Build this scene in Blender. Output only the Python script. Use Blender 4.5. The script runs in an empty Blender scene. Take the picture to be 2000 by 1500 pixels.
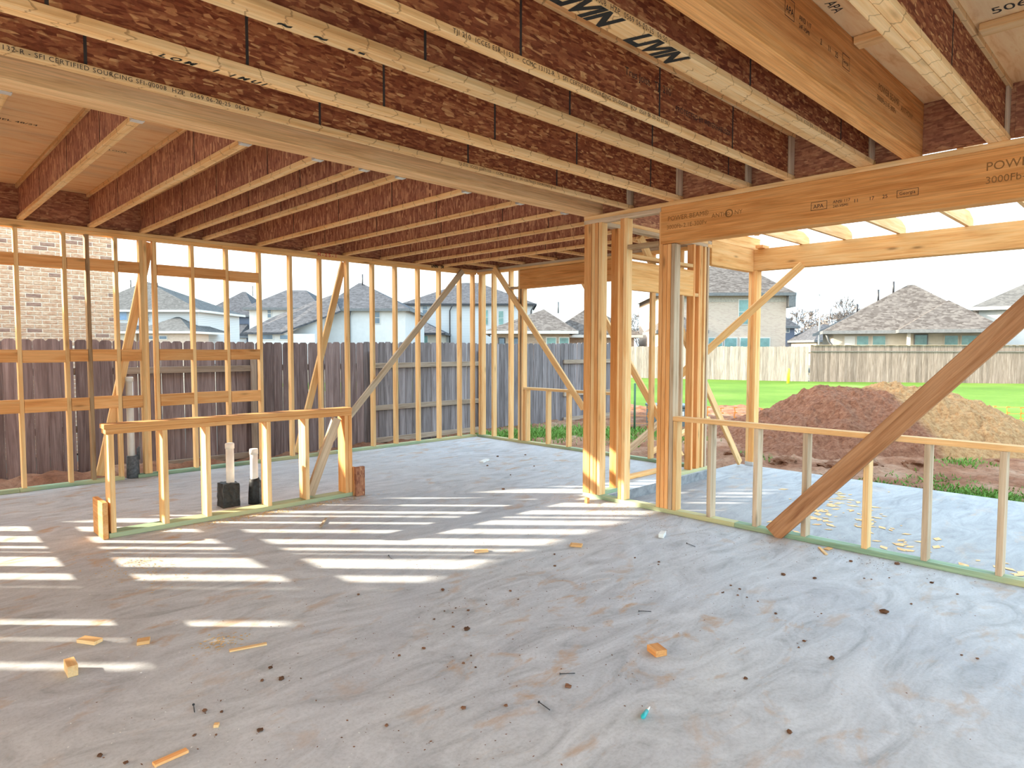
import bpy, bmesh, math, random
import numpy as np
from mathutils import Vector, Matrix, noise
random.seed(7); rng = np.random.default_rng(7)
scene = bpy.context.scene
COL = scene.collection
# ------------------------------------------------------------------ camera
FPX, YAW, PITCH, ROLL, CH = 1286.4, math.radians(45.73), math.radians(3.123), math.radians(.075), 1.468
fw = Vector((math.cos(YAW)*math.cos(PITCH), math.sin(YAW)*math.cos(PITCH), -math.sin(PITCH)))
r0 = Vector((math.sin(YAW), -math.cos(YAW), 0)); u0 = r0.cross(fw)
rt = r0*math.cos(ROLL) + u0*math.sin(ROLL); up = u0*math.cos(ROLL) - r0*math.sin(ROLL)
CAMP = Vector((0, 0, CH))
cd = bpy.data.cameras.new('camera'); cd.sensor_width = 36; cd.lens = 36*FPX/2000; cd.clip_end = 2000; cd.clip_start = .02
cam = bpy.data.objects.new('camera', cd); COL.objects.link(cam)
cam.matrix_world = Matrix(((rt.x, up.x, -fw.x, 0), (rt.y, up.y, -fw.y, 0), (rt.z, up.z, -fw.z, CH), (0, 0, 0, 1)))
scene.camera = cam
FH = Vector((math.cos(YAW), math.sin(YAW), 0))      # horizontal forward
def ray(px, py): return fw + rt*((px-1000)/FPX) + up*((750-py)/FPX)
def on(px, py, ax, val):                             # pixel -> point on the plane axis = val
    d = ray(px, py); i = 'XYZ'.index(ax); return CAMP + d*((val-CAMP[i])/d[i])
def at(px, py, d): return CAMP + ray(px, py)*d       # pixel -> point at a known depth
# ------------------------------------------------------------------ sky, sun, exposure
SKY, HAZE, SUN = .95, .15, 6.0
w = bpy.data.worlds.new('world'); scene.world = w; w.use_nodes = True
nt = w.node_tree; nt.nodes.clear(); N = nt.nodes.new; L = nt.links.new
out = N('ShaderNodeOutputWorld'); bg = N('ShaderNodeBackground'); L(bg.outputs[0], out.inputs[0])
tc = N('ShaderNodeTexCoord'); mp = N('ShaderNodeMapping'); mp.inputs['Scale'].default_value = (1.6, 1.6, 5.5); mp.inputs['Location'].default_value = (.35, .2, .15)
L(tc.outputs['Generated'], mp.inputs['Vector'])
n1 = N('ShaderNodeTexNoise'); n1.inputs['Scale'].default_value = 1.5; n1.inputs['Detail'].default_value = 7; n1.inputs['Roughness'].default_value = .55
L(mp.outputs[0], n1.inputs['Vector'])
cr = N('ShaderNodeValToRGB'); e = cr.color_ramp.elements
e[0].position = .36; e[0].color = (.44, .65, .90, 1); e[1].position = .64; e[1].color = (.74, .94, 1.0, 1)
m_ = e.new(.50); m_.color = (.60, .83, .98, 1)
L(n1.outputs[0], cr.inputs[0]); L(cr.outputs[0], bg.inputs[0]); bg.inputs[1].default_value = SKY
sk = N('ShaderNodeTexSky'); sk.sky_type = 'NISHITA'; sk.sun_disc = False; sk.sun_elevation = math.radians(20.8); sk.sun_rotation = math.radians(315.2); sk.dust_density = 4; sk.air_density = 1.5
bg2 = N('ShaderNodeBackground'); L(sk.outputs[0], bg2.inputs[0]); bg2.inputs[1].default_value = HAZE; ads = N('ShaderNodeAddShader'); L(bg.outputs[0], ads.inputs[0]); L(bg2.outputs[0], ads.inputs[1]); L(ads.outputs[0], out.inputs[0])
sd = bpy.data.lights.new('sun', 'SUN'); sd.energy = SUN; sd.angle = math.radians(.53); sd.color = (1, .90, .72)
so = bpy.data.objects.new('sun', sd); COL.objects.link(so)
SUNV = Vector((.7046, -.7096, -.3795)).normalized()
so.rotation_euler = SUNV.to_track_quat('-Z', 'Y').to_euler(); so.location = (-20, 20, 12)
vs = scene.view_settings; vs.view_transform = 'Standard'; vs.look = 'None'; vs.exposure = 1.5; vs.gamma = 1; vs.use_curve_mapping = False
# ------------------------------------------------------------------ helpers
def tag(o, label=None, cat=None, group=None, kind=None):
    if label: o['label'] = label
    if cat: o['category'] = cat
    if group: o['group'] = group
    if kind: o['kind'] = kind
    return o
def empty(name, loc=(0, 0, 0), rz=0, **k):
    o = bpy.data.objects.new(name, None); COL.objects.link(o); o.location = loc; o.rotation_euler = (0, 0, rz); o.empty_display_size = .1
    return tag(o, **k)
def link(name, me, mat=None, parent=None, loc=None, M=None):
    """Link a mesh object; loc / M are WORLD placements even when parented."""
    o = bpy.data.objects.new(name, me); COL.objects.link(o)
    if mat is not None and len(me.materials) == 0: me.materials.append(mat)
    W = M if M is not None else Matrix.Translation(Vector(loc) if loc is not None else Vector((0, 0, 0)))
    if parent is not None:
        o.parent = parent; o.matrix_parent_inverse = Matrix.Identity(4)
        o.matrix_basis = wmat(parent).inverted() @ W
    else: o.matrix_basis = W
    return o
def wmat(o):
    m = o.matrix_basis.copy() if o.type != 'EMPTY' else Matrix.LocRotScale(o.location, o.rotation_euler, o.scale)
    return wmat(o.parent) @ m if o.parent else m
_cache = {}
def boxmesh(L_, W_, T_, mat, bev=.003):
    k = (round(L_, 4), round(W_, 4), round(T_, 4), mat.name, bev)
    if k in _cache: return _cache[k]
    bm = bmesh.new(); bmesh.ops.create_cube(bm, size=1)
    bmesh.ops.scale(bm, vec=(L_, W_, T_), verts=bm.verts)
    if bev: bmesh.ops.bevel(bm, geom=bm.edges[:], offset=min(bev, T_*.2, W_*.2), segments=1, affect='EDGES')
    me = bpy.data.meshes.new('lumber'); bm.to_mesh(me); bm.free(); me.materials.append(mat); _cache[k] = me
    return me
RY = Matrix.Rotation(-math.pi/2, 4, 'Y'); RZ = Matrix.Rotation(math.pi/2, 4, 'Z')
def lum(name, x0, x1, y0, y1, z0, z1, mat, parent=None, bev=.003, axis=None):
    """Axis-aligned timber; its length runs along local X so the grain follows it."""
    d = (x1-x0, y1-y0, z1-z0); a = axis if axis is not None else int(np.argmax(d))
    c = Matrix.Translation(((x0+x1)/2, (y0+y1)/2, (z0+z1)/2))
    if a == 0: return link(name, boxmesh(d[0], d[1], d[2], mat, bev), None, parent, M=c)
    if a == 1: return link(name, boxmesh(d[1], d[0], d[2], mat, bev), None, parent, M=c @ RZ)
    return link(name, boxmesh(d[2], d[1], d[0], mat, bev), None, parent, M=c @ RY)
def stick(name, p0, p1, n, W_, T_, mat, parent=None, bev=.003):
    """Timber from p0 to p1 (centre line); n is the direction of its thin side."""
    p0, p1 = Vector(p0), Vector(p1); x = (p1-p0).normalized(); n = Vector(n); z = (n - x*n.dot(x)).normalized(); y = z.cross(x)
    M = Matrix((x, y, z)).transposed().to_4x4(); M.translation = (p0+p1)/2
    return link(name, boxmesh((p1-p0).length, W_, T_, mat, bev), None, parent, M=M)
def pydata(name, v, f, mat=None, smooth=False):
    me = bpy.data.meshes.new(name); me.from_pydata([tuple(q) for q in v], [], f); me.update()
    if mat: me.materials.append(mat)
    if smooth: me.polygons.foreach_set('use_smooth', [True]*len(me.polygons))
    return me
def tubemesh(name, pts, rads, mat, seg=10, cap=True):
    bm = bmesh.new(); rings = []
    pts = [Vector(p) for p in pts]
    for i, p in enumerate(pts):
        d = (pts[min(i+1, len(pts)-1)] - pts[max(i-1, 0)]).normalized()
        a = d.orthogonal().normalized(); b = d.cross(a)
        rings.append([bm.verts.new(p + (a*math.cos(t)+b*math.sin(t))*rads[i]) for t in [2*math.pi*k/seg for k in range(seg)]])
    for A, B in zip(rings, rings[1:]):
        for k in range(seg): bm.faces.new((A[k], A[(k+1) % seg], B[(k+1) % seg], B[k])).smooth = True
    if cap: bm.faces.new(rings[0][::-1]); bm.faces.new(rings[-1])
    bmesh.ops.recalc_face_normals(bm, faces=bm.faces)
    me = bpy.data.meshes.new(name); bm.to_mesh(me); bm.free(); me.materials.append(mat); return me
import re
def text(body, size, mat, parent, origin, xdir, ydir, **k):
    o = None; off = 0.; x = Vector(xdir).normalized()
    for part in re.split(r' {2,}', body):
        o = text1(part, size, mat, parent, Vector(origin)+x*off, xdir, ydir, **k); off += max(v.co.x for v in o.data.vertices)+size*.75*k.get('spacing', 1.)
    return o
def text1(body, size, mat, parent, origin, xdir, ydir, name='lettering', shear=0, spacing=1.0, thick=0, align='LEFT'):
    cu = bpy.data.curves.new('font', 'FONT'); cu.body = body; cu.size = size; cu.shear = shear; cu.space_character = spacing; cu.resolution_u = 3
    cu.offset = thick; cu.align_x = align
    o = bpy.data.objects.new('font', cu); COL.objects.link(o)
    dg = bpy.context.evaluated_depsgraph_get(); me = bpy.data.meshes.new_from_object(o.evaluated_get(dg))
    bpy.data.objects.remove(o); bpy.data.curves.remove(cu)
    me.materials.clear(); me.materials.append(mat)
    x = Vector(xdir).normalized(); y = Vector(ydir).normalized(); z = x.cross(y)
    M = Matrix((x, y, z)).transposed().to_4x4(); M.translation = Vector(origin) + z*.0012
    return link(name, me, None, parent, M=M)
# ------------------------------------------------------------------ materials
class Mat:
    def __init__(s, name, rough=.75, spec=.3):
        s.m = bpy.data.materials.new(name); s.m.use_nodes = True; s.t = s.m.node_tree; s.b = s.t.nodes['Principled BSDF']
        s.b.inputs['Roughness'].default_value = rough; s.b.inputs['Specular IOR Level'].default_value = spec
    def n(s, typ, **k):
        q = s.t.nodes.new(typ)
        for a, v in k.items():
            if a in q.inputs: q.inputs[a].default_value = v
            else: setattr(q, a, v)
        return q
    def l(s, a, b): s.t.links.new(a, b)
    def coord(s, scale, rnd=False, rot=(0, 0, 0), loc=(0, 0, 0), src='Object'):
        c = s.n('ShaderNodeTexCoord').outputs[src]
        if rnd:
            oi = s.n('ShaderNodeObjectInfo'); mu = s.n('ShaderNodeMath', operation='MULTIPLY'); mu.inputs[1].default_value = 37.
            s.l(oi.outputs['Random'], mu.inputs[0]); ad = s.n('ShaderNodeVectorMath', operation='ADD'); s.l(c, ad.inputs[0]); s.l(mu.outputs[0], ad.inputs[1]); c = ad.outputs[0]
        m = s.n('ShaderNodeMapping'); m.inputs['Scale'].default_value = scale; m.inputs['Rotation'].default_value = rot; m.inputs['Location'].default_value = loc
        s.l(c, m.inputs[0]); return m.outputs[0]
    def noise(s, vec, scale=1, detail=4, rough=.55, dist=0):
        q = s.n('ShaderNodeTexNoise'); q.inputs['Scale'].default_value = scale; q.inputs['Detail'].default_value = detail
        q.inputs['Roughness'].default_value = rough; q.inputs['Distortion'].default_value = dist; s.l(vec, q.inputs['Vector']); return q.outputs[0]
    def ramp(s, fac, stops, interp='LINEAR'):
        q = s.n('ShaderNodeValToRGB'); q.color_ramp.interpolation = interp; el = q.color_ramp.elements
        while len(el) < len(stops): el.new(.5)
        for x, (p, c) in zip(el, stops): x.position = p; x.color = tuple(c)+(1,) if len(c) == 3 else c
        s.l(fac, q.inputs[0]); return q.outputs[0]
    def mix(s, fac, a, b, mode='MIX'):
        q = s.n('ShaderNodeMix', data_type='RGBA', blend_type=mode)
        for v, i in ((fac, 0), (a, 6), (b, 7)):
            if hasattr(v, 'node'): s.l(v, q.inputs[i])
            else: q.inputs[i].default_value = v if i == 0 else (tuple(v)+(1,) if len(v) == 3 else v)
        return q.outputs[2]
    def rnd(s): return s.n('ShaderNodeObjectInfo').outputs['Random']
    def color(s, c):
        if hasattr(c, 'node'): s.l(c, s.b.inputs['Base Color'])
        else: s.b.inputs['Base Color'].default_value = tuple(c)+(1,)
        return s
    def bump(s, h, strength=.3, dist=.01):
        q = s.n('ShaderNodeBump'); q.inputs['Strength'].default_value = strength; q.inputs['Distance'].default_value = dist
        s.l(h, q.inputs['Height']); s.l(q.outputs[0], s.b.inputs['Normal']); return s
BW = [(0, (0, 0, 0)), (1, (1, 1, 1))]
def wood(name, light, mid, dark, knots=.5, var=.16, tint=None, fine=1.0, lam=0):
    s = Mat(name, .78, .2)
    g = s.noise(s.coord((.9, 13, 13), True), 1.6, 5, .6, .6)
    c = s.ramp(g, [(.3, dark), (.47, mid), (.62, light), (.8, mid)])
    f = s.noise(s.coord((2.5, 110, 110), True), 1, 3, .6)
    c = s.mix(.20*fine, c, s.ramp(f, [(.35, (.35, .35, .35)), (.65, (1, 1, 1))]), 'MULTIPLY')
    if knots:
        v = s.n('ShaderNodeTexVoronoi'); v.inputs['Scale'].default_value = 1; s.l(s.coord((2.1, 8, 8), True), v.inputs['Vector'])
        k = s.ramp(v.outputs['Distance'], [(.05, (1, 1, 1)), (.13, (.25, .25, .25)), (.2, (0, 0, 0))])
        mk = s.n('ShaderNodeMath', operation='MULTIPLY'); mk.inputs[1].default_value = knots; s.l(k, mk.inputs[0])
        c = s.mix(mk.outputs[0], c, tuple(x*.28 for x in dark))
    if tint:
        t = s.noise(s.coord((.5, 2, 2), True), 1.2, 2, .5)
        c = s.mix(s.ramp(t, [(.45, (0, 0, 0)), (.6, (1, 1, 1))]), c, tint, 'MIX')
    if lam:
        sx_ = s.n('ShaderNodeSeparateXYZ'); s.l(s.coord((lam, 1, 1), True), sx_.inputs[0]); nz = s.noise(s.coord((2.2, 9, 9), True), 1, 3, .6)
        a1 = s.n('ShaderNodeMath', operation='MULTIPLY_ADD'); a1.inputs[1].default_value = 1.6; s.l(nz, a1.inputs[0]); s.l(sx_.outputs[0], a1.inputs[2])
        fr_ = s.n('ShaderNodeMath', operation='FRACT'); s.l(a1.outputs[0], fr_.inputs[0])
        c = s.mix(s.ramp(fr_.outputs[0], [(.0, (.75, .75, .75)), (.035, (.6, .6, .6)), (.06, (0, 0, 0))]), c, tuple(x*.45 for x in dark))
    h = s.n('ShaderNodeHueSaturation'); s.l(c, h.inputs['Color'])
    mr = s.n('ShaderNodeMapRange'); mr.inputs[3].default_value = 1-var; mr.inputs[4].default_value = 1+var*.55; s.l(s.rnd(), mr.inputs[0]); s.l(mr.outputs[0], h.inputs['Value'])
    s.color(h.outputs[0]).bump(f, .15, .002)
    return s.m
M_STUD = wood('stud_pine', (.96, .66, .34), (.93, .56, .25), (.82, .43, .17))
M_ORANGE = wood('block_pine', (.93, .50, .21), (.86, .405, .145), (.70, .29, .09), knots=.6, var=.15)
M_PATIO = wood('header_pine', (.96, .60, .27), (.90, .50, .19), (.76, .36, .12), knots=.7, var=.12)
M_WEATH = wood('weathered_pine', (.52, .36, .21), (.42, .26, .14), (.24, .13, .06), knots=.8, var=.15)
M_GREYST = wood('greyed_pine', (.74, .57, .40), (.63, .46, .31), (.44, .30, .18), knots=.5, var=.15)
M_GREEN = wood('treated_plate', (.38, .50, .33), (.30, .43, .29), (.20, .32, .22), knots=.3, var=.12, tint=(.54, .50, .27))
M_FLANGE = wood('flange', (.96, .64, .33), (.91, .54, .24), (.76, .39, .15), knots=.35, var=.15, lam=5.5)
M_RAFT = wood('plate_pine', (.96, .64, .33), (.91, .54, .24), (.76, .39, .15), knots=.35, var=.15)
M_BEAM = wood('glulam', (.90, .435, .155), (.82, .36, .11), (.66, .255, .07), knots=.15, var=.06, fine=2.0)
M_BEAMG = wood('glulam_grey', (.94, .60, .31), (.84, .49, .23), (.66, .35, .15), knots=.1, var=.05, fine=2.0)
M_DARKBR = wood('brace_brown', (.58, .30, .15), (.47, .22, .10), (.30, .125, .055), knots=.9, var=.05, fine=1.6)
def osb(name, cols, sc=1.0, vertical=False):
    s = Mat(name, .85, .15); cs = []
    for k, (rot, seed) in enumerate(((.75, 0), (-.95, 5), (1.5, 9))):
        v = s.n('ShaderNodeTexVoronoi'); v.inputs['Scale'].default_value = 1; v.inputs['Randomness'].default_value = 1
        sv = (17*sc, 17*sc, 84*sc) if not vertical else (60*sc, 10*sc, 10*sc)
        s.l(s.coord(sv, True, rot=(0, rot*(.35 if vertical else 1), 0), loc=(seed, seed, seed)), v.inputs['Vector'])
        sp = s.n('ShaderNodeSeparateColor'); s.l(v.outputs['Color'], sp.inputs[0]); cs.append(sp.outputs[0])
    a = s.ramp(cs[0], cols); b = s.ramp(cs[1], cols); c = s.ramp(cs[2], cols)
    m1 = s.ramp(s.noise(s.coord((7*sc, 7*sc, 7*sc), True), 1, 2), [(.47, (0, 0, 0)), (.5, (1, 1, 1))]); m2 = s.ramp(s.noise(s.coord((6*sc, 6*sc, 6*sc), True, loc=(9, 3, 1)), 1, 2), [(.55, (0, 0, 0)), (.58, (1, 1, 1))])
    q = s.mix(m2, s.mix(m1, a, b), c)
    f = s.noise(s.coord((40, 40, 40), True), 1, 4, .7)
    q = s.mix(.35, q, s.ramp(f, [(.3, (.3, .3, .3)), (.6, (1, 1, 1))]), 'MULTIPLY')
    s.color(q).bump(cs[0], .2, .003); return s.m
M_WEB = osb('osb_web', [(.0, (.18, .046, .021)), (.4, (.29, .088, .038)), (.75, (.40, .145, .06)), (.93, (.54, .235, .095)), (1, (.70, .38, .16))])
M_WEB2 = osb('osb_web_fine', [(.0, (.27, .10, .068)), (.45, (.42, .175, .11)), (.8, (.54, .255, .15)), (1, (.72, .40, .23))], 1.0, True)
M_RIM = osb('osb_rim', [(.0, (.26, .10, .062)), (.5, (.40, .165, .095)), (.85, (.52, .24, .13)), (1, (.60, .33, .18))], .9)
s = Mat('subfloor_ply', .8, .2)
g = s.noise(s.coord((1.2, 9, 9), True), 2, 6, .65, .8)
c = s.ramp(g, [(.3, (.80, .40, .17)), (.45, (.93, .56, .27)), (.6, (.97, .64, .33)), (.75, (.88, .48, .21))])
t = s.noise(s.coord((.6, 3.2, 1), True), 1, 3); c = s.mix(s.ramp(t, [(.52, (0, 0, 0)), (.7, (.35, .35, .35))]), c, (.60, .46, .31))
s.color(c).bump(g, .2, .004); M_PLY = s.m
# concrete slab
def concrete(name, base, dirt, seed):
    s = Mat(name, .62, .35); co = s.coord((1, 1, 1), loc=(seed, seed*.7, 0))
    a = s.noise(co, .55, 6, .6, 1.2); b = s.noise(s.coord((1, 2.6, 1), rot=(0, 0, .6), loc=(seed, 3, 0)), 1.6, 8, .66, 2.2)
    c = s.ramp(b, [(.28, tuple(x*.62 for x in base)), (.44, tuple(x*.88 for x in base)), (.56, base), (.72, tuple(min(1, x*1.16) for x in base))])
    c = s.mix(.5, c, s.ramp(a, [(.3, (.72, .73, .80)), (.5, (.96, .95, .97)), (.7, (1.0, .98, .95))]), 'MULTIPLY')
    f = s.noise(co, 60, 4, .7); c = s.mix(.30, c, s.ramp(f, [(.3, (.45, .45, .45)), (.55, (1, 1, 1))]), 'MULTIPLY')
    # clay dirt smears
    d1 = s.noise(s.coord((1, 1.9, 1), rot=(0, 0, -.7), loc=(seed+4, 1, 0)), 3.4, 5, .62, .5); d2 = s.noise(co, .45, 3, .5)
    mm = s.n('ShaderNodeMath', operation='MULTIPLY'); s.l(s.ramp(d1, [(.555, (0, 0, 0)), (.68, (1, 1, 1))]), mm.inputs[0]); s.l(s.ramp(d2, [(.36, (0, 0, 0)), (.62, (1, 1, 1))]), mm.inputs[1])
    m2 = s.n('ShaderNodeMath', operation='MULTIPLY'); m2.inputs[1].default_value = dirt; s.l(mm.outputs[0], m2.inputs[0])
    c = s.mix(m2.outputs[0], c, (.50, .31, .17))
    # trowel scratches
    sc = s.noise(s.coord((2.2, 48, 1), rot=(0, 0, .35), loc=(seed, 0, 0)), 1, 3, .7, .6); sm = s.noise(co, 1.3, 2)
    m3 = s.n('ShaderNodeMath', operation='MULTIPLY'); s.l(s.ramp(sc, [(.66, (0, 0, 0)), (.74, (.45, .45, .45))]), m3.inputs[0]); s.l(s.ramp(sm, [(.5, (0, 0, 0)), (.6, (1, 1, 1))]), m3.inputs[1])
    c = s.mix(m3.outputs[0], c, (.26, .26, .28))
    s.color(c).bump(f, .08, .002); return s.m
M_SLAB = concrete('slab_concrete', (.60, .615, .64), .85, 2.); M_PATIOSLAB = concrete('patio_concrete', (.37, .36, .36), .55, 11.)
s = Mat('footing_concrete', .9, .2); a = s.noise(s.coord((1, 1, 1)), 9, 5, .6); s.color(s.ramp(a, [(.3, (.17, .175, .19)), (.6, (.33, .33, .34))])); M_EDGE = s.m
# soils and grass
s = Mat('red_clay', .95, .1); co = s.coord((1, 1, 1)); a = s.noise(co, 1.1, 6, .65); b = s.noise(co, 14, 5, .7)
c = s.ramp(a, [(.3, (.165, .066, .036)), (.46, (.25, .115, .066)), (.58, (.32, .175, .11)), (.72, (.40, .28, .195))])
c = s.mix(.6, c, s.ramp(b, [(.3, (.35, .32, .30)), (.55, (1, 1, 1))]), 'MULTIPLY'); s.color(c).bump(b, .7, .04); M_CLAY = s.m
s = Mat('pile_soil', .95, .1); co = s.coord((1, 1, 1)); a = s.noise(co, .8, 4, .55); b = s.noise(co, 16, 5, .75)
c1 = s.ramp(b, [(.3, (.115, .044, .025)), (.5, (.22, .095, .055)), (.7, (.30, .155, .095))]); c2 = s.ramp(b, [(.3, (.22, .105, .045)), (.5, (.38, .215, .10)), (.7, (.48, .31, .155))])
sx = s.n('ShaderNodeSeparateXYZ'); s.l(s.coord((1, 1, 1)), sx.inputs[0]); ad = s.n('ShaderNodeMath', operation='ADD'); s.l(sx.outputs[0], ad.inputs[0]); s.l(a, ad.inputs[1])
c = s.mix(s.ramp(ad.outputs[0], [(.30, (0, 0, 0)), (.55, (1, 1, 1))]), c1, c2); s.color(c).bump(b, .8, .05); M_PILE = s.m
s = Mat('lawn', .9, .1); co = s.coord((1, 1, 1)); a = s.noise(co, .22, 6, .6); b = s.noise(co, 9, 4, .8)
c = s.ramp(a, [(.32, (.075, .14, .020)), (.5, (.10, .18, .026)), (.62, (.13, .205, .036)), (.74, (.20, .20, .10))])
c = s.mix(.45, c, s.ramp(b, [(.3, (.55, .6, .5)), (.6, (1, 1, 1))]), 'MULTIPLY'); s.color(c).bump(b, .5, .05); M_LAWN = s.m
def plain(name, col, rough=.6, spec=.3, metal=0, var=0, nscale=0, namp=.2):
    s = Mat(name, rough, spec); s.b.inputs['Metallic'].default_value = metal
    a = s.noise(s.coord((1, 1, 1), True), nscale or 6, 4, .6); lo = tuple(x*(1-namp) for x in col); hi = tuple(min(1, x*(1+namp)) for x in col)
    c = s.ramp(a, [(.3, lo), (.7, hi)])
    if var:
        h = s.n('ShaderNodeHueSaturation'); s.l(c, h.inputs['Color']); mr = s.n('ShaderNodeMapRange'); mr.inputs[3].default_value = 1-var; mr.inputs[4].default_value = 1+var
        s.l(s.rnd(), mr.inputs[0]); s.l(mr.outputs[0], h.inputs['Value']); c = h.outputs[0]
    s.color(c); return s.m
M_BLADE = plain('weed_leaf', (.13, .25, .05), .7, .2, var=.2)
M_DRYGR = plain('dry_grass', (.50, .44, .22), .8, .2)
def picket(name, cols, var):
    s = Mat(name, .9, .1); g = s.noise(s.coord((14, 14, .8), True), 1.4, 5, .65, .8); c = s.ramp(g, [(.3, cols[0]), (.5, cols[1]), (.7, cols[2])])
    f = s.noise(s.coord((70, 70, 2), True), 1, 3, .7); c = s.mix(.4, c, s.ramp(f, [(.35, (.4, .4, .4)), (.6, (1, 1, 1))]), 'MULTIPLY')
    z = s.n('ShaderNodeSeparateXYZ'); s.l(s.coord((1, 1, 1)), z.inputs[0])
    h = s.n('ShaderNodeHueSaturation'); s.l(c, h.inputs['Color']); mr = s.n('ShaderNodeMapRange'); mr.inputs[3].default_value = 1-var; mr.inputs[4].default_value = 1+var
    s.l(s.rnd(), mr.inputs[0]); s.l(mr.outputs[0], h.inputs['Value']); s.color(h.outputs[0]); return s.m
M_PICK = picket('fence_brown', [(.145, .097, .092), (.24, .177, .168), (.34, .265, .255)], .28)
M_PICKG = picket('fence_grey', [(.13, .108, .108), (.235, .20, .20), (.335, .295, .30)], .28)
M_FARP = picket('fence_tan', [(.17, .125, .10), (.27, .205, .175), (.37, .295, .26)], .22)
M_FARG = picket('fence_silver', [(.15, .135, .12), (.25, .225, .205), (.34, .31, .28)], .22)
M_RAIL = wood('rail', (.44, .34, .26), (.36, .27, .20), (.24, .17, .12), knots=.3, var=.15)
M_BRICK = None
s = Mat('brick', .92, .1); a = s.noise(s.coord((9, 9, 22), True), 1.6, 5, .7); 
c = s.ramp(a, [(.3, (.42, .22, .13)), (.48, (.55, .35, .22)), (.6, (.64, .48, .33)), (.75, (.70, .57, .42))])
c = s.mix(s.ramp(s.rnd(), [(.88, (0, 0, 0)), (.93, (1, 1, 1))]), c, s.ramp(a, [(.3, (.22, .13, .10)), (.7, (.44, .29, .21))])); s.color(c).bump(a, .4, .01); M_BRICK = s.m
M_MORTAR = plain('mortar', (.80, .71, .56), .95, .1, nscale=20)
def bricktex(name, c1, c2, mortar, bw=.2, rh=.0677, ax='XZ'):
    s = Mat(name, .92, .1); q = s.n('ShaderNodeSeparateXYZ'); s.l(s.n('ShaderNodeTexCoord').outputs['Object'], q.inputs[0]); cb = s.n('ShaderNodeCombineXYZ')
    s.l(q.outputs['XYZ'.index(ax[0])], cb.inputs[0]); s.l(q.outputs[2], cb.inputs[1])
    b = s.n('ShaderNodeTexBrick'); b.inputs['Scale'].default_value = 1; b.inputs['Brick Width'].default_value = bw; b.inputs['Row Height'].default_value = rh; b.inputs['Mortar Size'].default_value = .006; b.inputs['Bias'].default_value = -.4
    b.inputs['Color1'].default_value = c1+(1,); b.inputs['Color2'].default_value = c2+(1,); b.inputs['Mortar'].default_value = mortar+(1,); s.l(cb.outputs[0], b.inputs[0])
    s.color(b.outputs[0]); return s.m
M_TANBRICK = bricktex('tan_brick', (.50, .32, .21), (.60, .44, .31), (.72, .63, .50))
M_WHITEBRICK = bricktex('white_brick', (.47, .38, .31), (.37, .28, .23), (.50, .42, .35))
M_BROWNBRICK = bricktex('brown_brick', (.26, .18, .13), (.38, .29, .22), (.40, .34, .27))
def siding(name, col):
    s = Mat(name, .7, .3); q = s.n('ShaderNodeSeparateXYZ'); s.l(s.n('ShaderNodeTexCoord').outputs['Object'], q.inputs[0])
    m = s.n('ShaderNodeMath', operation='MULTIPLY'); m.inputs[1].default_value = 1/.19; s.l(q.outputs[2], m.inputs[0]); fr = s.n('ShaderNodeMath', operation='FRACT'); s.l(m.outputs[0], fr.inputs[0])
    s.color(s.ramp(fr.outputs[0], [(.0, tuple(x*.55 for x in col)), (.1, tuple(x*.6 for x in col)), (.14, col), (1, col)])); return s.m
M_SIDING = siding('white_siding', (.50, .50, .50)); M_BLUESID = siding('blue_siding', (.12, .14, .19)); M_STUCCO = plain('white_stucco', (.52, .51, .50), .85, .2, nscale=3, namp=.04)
M_CREAM = plain('cream_siding', (.44, .39, .32), .85, .2, nscale=3, namp=.06)
def shingles(name, a_, b_, c_):
    s = Mat(name, .95, .1); q = s.n('ShaderNodeTexVoronoi'); q.inputs['Scale'].default_value = 1; s.l(s.coord((4.5, 4.5, 10)), q.inputs['Vector'])
    sp = s.n('ShaderNodeSeparateColor'); s.l(q.outputs['Color'], sp.inputs[0]); s.color(s.ramp(sp.outputs[0], [(.0, a_), (.5, b_), (1, c_)])); return s.m
M_ROOFD = shingles('slate_shingles', (.05, .05, .055), (.07, .07, .077), (.092, .092, .10)); M_ROOFB = shingles('taupe_shingles', (.062, .052, .047), (.095, .083, .077), (.135, .12, .11))
M_ROOFG = shingles('grey_shingles', (.07, .068, .067), (.092, .09, .088), (.115, .112, .11))
M_FASCIA = plain('grey_fascia', (.13, .135, .14), .6, .3); M_WTRIM = plain('white_trim', (.50, .48, .45), .6, .3, namp=.05); M_DARKMET = plain('dark_metal', (.03, .03, .035), .5, .4)
M_PANE = plain('window_glass', (.13, .24, .22), .12, .6, namp=.3, nscale=1.5); M_PANED = plain('dark_glass', (.10, .14, .18), .1, .6, namp=.3, nscale=1.5); M_PANEB = plain('blue_glass', (.14, .24, .38), .1, .6, namp=.2, nscale=1.5)
M_PVC = plain('pvc', (.84, .80, .75), .4, .5, nscale=14, namp=.06); M_TAR = plain('tar_wrap', (.022, .024, .028), .6, .4, nscale=30, namp=.6); M_FOAM = plain('grey_foam', (.14, .15, .165), .9, .2, nscale=40, namp=.4)
M_GALV = plain('galvanised', (.72, .73, .74), .35, .5, .6); M_NAIL = plain('nail_steel', (.07, .07, .075), .5, .5, .5); M_INK = plain('ink', (.055, .045, .04), .9, .05); M_SPRAY = plain('spray_paint', (.028, .025, .022), .8, .1); M_REDINK = plain('red_crayon', (.65, .10, .07), .9, .1)
M_BRAND = plain('brand_ink', (.28, .135, .05), .9, .05)
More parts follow.
